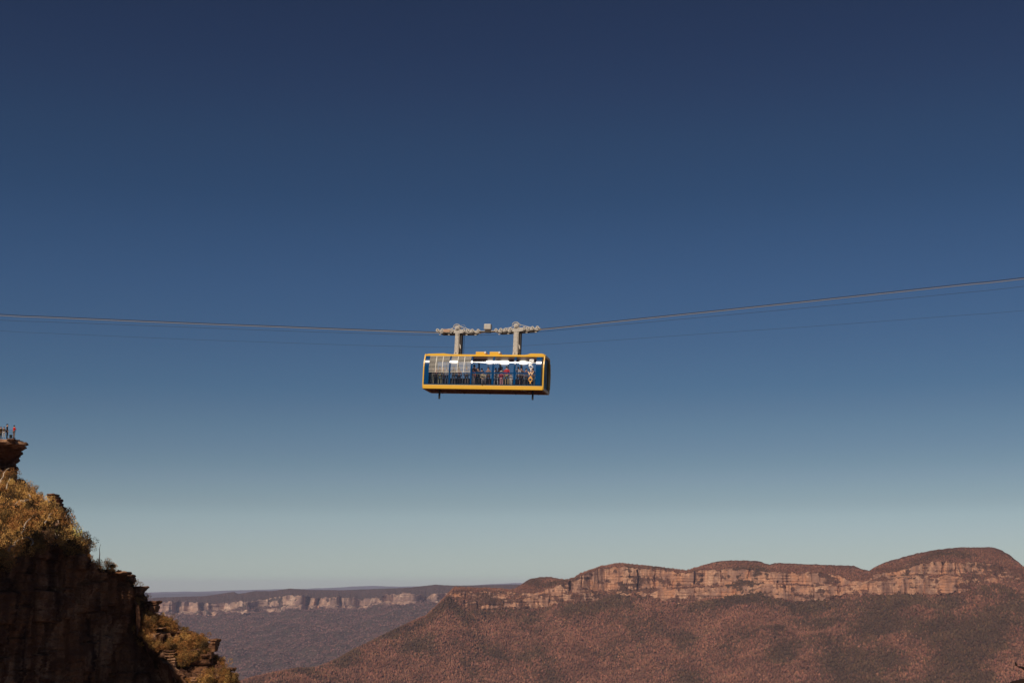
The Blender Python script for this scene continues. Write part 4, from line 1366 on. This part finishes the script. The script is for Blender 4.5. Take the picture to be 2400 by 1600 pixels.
# ---- ropes
def rope(pts, yoff, r, m, name, label, cat='cable'):
    """pts measured along the rope; each lies over the cable car's own line of travel, yoff metres behind it"""
    c = MW @ Vector((0, yoff, 5.0))
    dx, dy = math.cos(PSI), -math.sin(PSI)
    out = []
    for px, py in pts:
        u, f, w = ray(px, py)
        # (c.x + t dx)/(c.y + t dy) = u/f
        t = (u * c.y - f * c.x) / (f * dx - u * dy)
        Y = c.y + t * dy
        out.append(at(px, py, Y))
    # carry on beyond the frame to the stations, same slope gently steepening
    for end in (0, 1):
        a, b = (out[0], out[1]) if end == 0 else (out[-1], out[-2])
        d = (a - b).normalized()
        ext = [a + d * s + Vector((0, 0, s * s * .0006)) for s in (25, 60, 110, 180)]
        out = ext[::-1] + out if end == 0 else out + ext
    sm = []
    for i in range(len(out) - 1):
        p0, p1, p2, p3 = out[max(i - 1, 0)], out[i], out[i + 1], out[min(i + 2, len(out) - 1)]
        for q in range(6):
            t = q / 6
            sm.append(.5 * ((2 * p1) + (p2 - p0) * t + (2 * p0 - 5 * p1 + 4 * p2 - p3) * t * t + (3 * p1 - p0 - 3 * p2 + p3) * t ** 3))
    out = sm + [out[-1]]
    mb = MB().tube(out, r, 8)
    o = mb.build(name, m, smooth=True)
    return tag(o, label, cat, 'ropes carrying the cable car')
rope([(0, 736.3), (120, 742), (450, 756.3), (650, 764), (860, 772.3), (1015, 777.5), (1132, 777), (1262, 771), (1430, 753.2), (1700, 725.2), (1900, 704), (2250, 666.3), (2400, 650.4)], -.25, .030, CABLE_D, 'track_rope', 'dark track rope, the topmost of the lines through the carriage wheels')
rope([(0, 739.5), (120, 744.7), (450, 758.7), (650, 766.3), (860, 774.6), (1015, 779.6), (1132, 779), (1262, 773), (1430, 755.6), (1700, 727.6), (1900, 706.5), (2250, 669.4), (2400, 653.8)], .25, .032, CABLE_L, 'track_rope', 'bright track rope lying just under the dark topmost one')
rope([(0, 750), (120, 754.5), (450, 766.9), (650, 774.6), (860, 781.2), (1030, 785.6), (1132, 785), (1250, 778.3), (1430, 762.6), (1700, 738.4), (1900, 720), (2250, 686.6), (2400, 671)], 0, .012, CABLE_D, 'haul_rope', 'thin haul rope running close below the two track ropes')
rope([(0, 775), (120, 781), (450, 795.4), (650, 802.3), (860, 809.5), (1060, 813.8), (1132, 813.6), (1230, 809.7), (1430, 797.5), (1700, 778.5), (1900, 765), (2250, 739), (2400, 727.6)], 4.5, .009, CABLE_D, 'auxiliary_rope', 'lowest thin rope, passing behind the hangers just above the cabin roof')

# ---- passengers
def rider(zx, yd, face, label, top, legs, **kw):
    x = Lz(zx, 1000, yd)[0]
    p = MW @ Vector((x, yd, .405))
    return person(p, -PSI + face, label, cloth(top), cloth(legs), group='passengers standing in the cable car cabin', **kw)
PI = math.pi
riders = [
    (300, -.9, PI, 'passenger in khaki trousers behind the leftmost louvred window, near the blue corner panel', (.20, .12, .08), (.26, .23, .15), {}),
    (372, -.4, 0, 'passenger in a dark red top between the two khaki clad ones, leftmost window', (.22, .035, .03), (.05, .035, .03), dict(pose='fold')),
    (425, -1.0, PI, 'passenger in olive trousers in the middle of the leftmost window', (.16, .10, .07), (.24, .22, .13), {}),
    (480, -.5, 0, 'passenger with beige top and dark trousers, leftmost window right part', (.42, .30, .20), (.05, .04, .04), dict(pose='rail')),
    (535, -1.1, PI, 'passenger in blue grey jeans beside the first blue post', (.30, .30, .34), (.08, .09, .14), dict(h=1.6)),
    (650, -.9, 0, 'passenger in grey with tan belt, left part of second louvred window', (.22, .17, .13), (.12, .10, .11), dict(pose='rail')),
    (735, -.5, PI, 'passenger in dark red brown clothes in the middle of the second louvred window', (.20, .05, .04), (.06, .035, .03), {}),
    (860, -1.1, PI, 'passenger in blue denim shirt at the right of the second louvred window', (.07, .13, .30), (.13, .10, .09), {}),
    (985, -1.0, PI, 'tall passenger in black, dark head above the crossbar in the third window', (.05, .022, .02), (.07, .05, .05), dict(h=1.86)),
    (962, -1.25, .4, 'slim passenger in pale trousers at the left edge of the third window', (.42, .10, .09), (.44, .34, .34), dict(h=1.5)),
    (1045, -.6, 0, 'passenger facing out with light face, third window between the two dark heads', (.12, .07, .05), (.05, .04, .03), dict(h=1.66)),
    (1108, -.3, PI, 'dark haired passenger beside the inner pole in the third window', (.07, .05, .05), (.05, .04, .03), dict(h=1.66)),
    (1130, -1.15, .3, 'seated passenger in beige top low in the third window', (.44, .36, .24), (.14, .13, .15), dict(pose='sit')),
    (1212, -1.0, 0, 'passenger in brown patterned top at the right of the third window', (.30, .17, .12), (.10, .05, .04), dict(pose='fold', h=1.66)),
    (1335, -.9, .5, 'passenger with pale top and grey trousers at the left of the fourth window', (.45, .40, .42), (.38, .38, .42), dict(pose='walk', h=1.62)),
    (1385, -.4, 0, 'passenger with bare face behind the pink clad one, fourth window', (.30, .10, .08), (.08, .05, .05), {}),
    (1422, -1.2, PI, 'child in magenta jacket, pink trousers and white hat in the fourth window', (.40, .02, .07), (.68, .32, .36), dict(h=1.28, hat=cloth((.8, .8, .74)), coat=True)),
    (1512, -1.15, PI, 'big passenger in red top and khaki trousers filling the right of the fourth window', (.62, .035, .045), (.38, .29, .17), dict(h=1.76)),
    (1430, -.1, 0, 'tall passenger in brown standing behind the child with the hat', (.22, .12, .09), (.08, .05, .04), dict(h=1.84)),
    (1580, -1.2, .2, 'small child in white next to the blue post, right of the red top', (.72, .66, .60), (.70, .66, .60), dict(h=1.05)),
    (1700, -1.05, PI, 'passenger in light grey shirt holding up an arm in the fifth window', (.45, .43, .45), (.16, .10, .09), dict(pose='raise')),
    (1752, -.5, 0, 'passenger in brown behind the grey shirted one, fifth window', (.22, .11, .08), (.10, .06, .05), dict(pose='photo', h=1.74)),
    (1830, -.9, .3, 'passenger with ruddy face just left of the vertical lettering', (.10, .06, .12), (.06, .05, .05), dict(h=1.6)),
    (1935, -.8, -.3, 'passenger partly hidden behind the vertical lettering', (.20, .10, .09), (.10, .12, .14), dict(h=1.64)),
]
for q in riders:
    person_ = rider(q[0], q[1], q[2], q[3], q[4], q[5], **q[6])

# ================================================================== LOOKOUT
LK = 'people at the cliff top lookout'
zt = at(30, 1027.5, 189).z
def on_ledge(px, Y, py=1027.5):
    p = at(px, py, Y); p.z = zt; return p
person(on_ledge(32, 188.6), PI * .8, 'person in a red jacket standing at the right end of the lookout', cloth((.55, .012, .012)), cloth((.20, .15, .14)), group=LK, pose='fold')
person(on_ledge(15.5, 189), PI * .6, 'tall person in dark brown clothes beside the railing post at the lookout', cloth((.045, .022, .016)), cloth((.03, .02, .022)), h=1.92, group=LK, coat=True)
person(on_ledge(8, 188.5), .2, 'person in pale trousers left of the tall dark one at the lookout', cloth((.10, .065, .035)), cloth((.50, .46, .42)), h=1.5, group=LK)
person(on_ledge(1, 189), 1.2, 'person in an olive jacket at the far left of the lookout', cloth((.10, .06, .02)), cloth((.06, .045, .02)), h=1.58, group=LK, coat=True)
bk = empty('backpack', on_ledge(25, 188.4))
MB().box(-.17, .17, -.13, .13, 0, .46, .07).build('bag', cloth((.012, .016, .014), 'nylon'), bk)
MB().box(-.13, .13, -.20, -.135, .05, .26, .03).build('front_pocket', cloth((.02, .024, .02), 'nylon'), bk)
MB().tube([(-.05, 0, .45), (0, 0, .54), (.05, 0, .45)], .015, 6).build('carry_loop', BLACK, bk)
tag(bk, 'small black backpack on the rock between the tall person and the red jacket', 'backpack')
rl = empty('railing', on_ledge(20, 189.8))
rm = mat('railing_steel', (.10, .10, .14), .45, .5)
def rx_(px): return (on_ledge(px, 189.8) - rl.location).x
for px in (-40, -12, 18, 31):
    MB().cyl((rx_(px), 0, -.1), (rx_(px), 0, 1.22), .035, 8).build('post', rm, rl)
for z in (1.20, .92, .62):
    MB().tube([(rx_(-60), 0, z), (rx_(18), 0, z), (rx_(31), 0, z - .04)], .026, 6).build('rail', rm, rl)
tag(rl, 'grey steel railing with three bars on the lookout ledge', 'railing')

# ================================================================== NEAR TWIG, bottom right
tw = empty('bush', at(2420, 1640, 9.0))
def rel(px, py, Y): return at(px, py, Y) - tw.location
MB().tube([rel(2470, 1598, 9.05), rel(2430, 1578, 9.0), rel(2405, 1569, 9.0), rel(2396, 1563, 9.0), rel(2386, 1561, 9.0)], [.016, .014, .011, .008, .004], 8).build('twig', BARK_SHADED, tw, True)
def leafb(p, d, L, w):
    m_ = MB()
    d = Vector(d).normalized(); s = d.cross(Vector((0, 1, 0))).normalized()
    pts = [(0, 0), (.25, .7), (.5, 1), (.8, .6), (1, 0)]
    up = [p + d * L * a + s * w * b + Vector((0, .004 * math.sin(3 * a), 0)) for a, b in pts]
    dn = [p + d * L * a - s * w * b for a, b in pts[1:-1]]
    vs = [tuple(v) for v in up + dn]
    f = [tuple(range(5)) + (7, 6, 5)]
    m_.poly(vs, f)
    r = bmesh.ops.extrude_face_region(m_.bm, geom=m_.bm.faces[:])
    for v in r['geom']:
        if isinstance(v, bmesh.types.BMVert): v.co.y += .004
    return m_
LEAFD = mat('shaded_leaf', (.02, .008, .004), .7)  # leaf colour darkened to hold the foreground shade
leafb(rel(2385, 1562, 9), rel(2379, 1550, 9) - rel(2385, 1562, 9), .034, .0065).build('leaf', LEAFD, tw)
# rounded crown of the bush, its top just entering the frame
bm = bmesh.new()
bmesh.ops.create_icosphere(bm, subdivisions=4, radius=1)
for v in bm.verts:
    n_ = v.co.normalized()
    rr = 1 + .10 * float(fbm(n_.x * 3, n_.y * 3, n_.z * 3, 3))
    v.co = Vector((n_.x * .125 * rr, n_.y * .12 * rr, n_.z * .10 * rr)) + rel(2402, 1629, 9.0)
hm = MB(); hm.bm.free(); hm.bm = bm
hm.build('seed_head', LEAFD, tw, True)
tag(tw, 'near black twig and rounded bush top poking in at the bottom right corner', 'bush')

# ================================================================== HAZE
HAZE_DENSITY = 2.1e-5
m, n, l, b = nodes('haze_air')
n.remove(b)
pv = n.new('ShaderNodeVolumePrincipled')
pv.inputs['Color'].default_value = (.70, .70, 1.0, 1)
pv.inputs['Density'].default_value = HAZE_DENSITY
pv.inputs['Anisotropy'].default_value = -0.12
l.new(pv.outputs[0], n['Material Output'].inputs['Volume'])
hz = MB().box(-31000, 31000, -10000, 37000, -625, 250).build('haze', m)
tag(hz, kind='stuff')
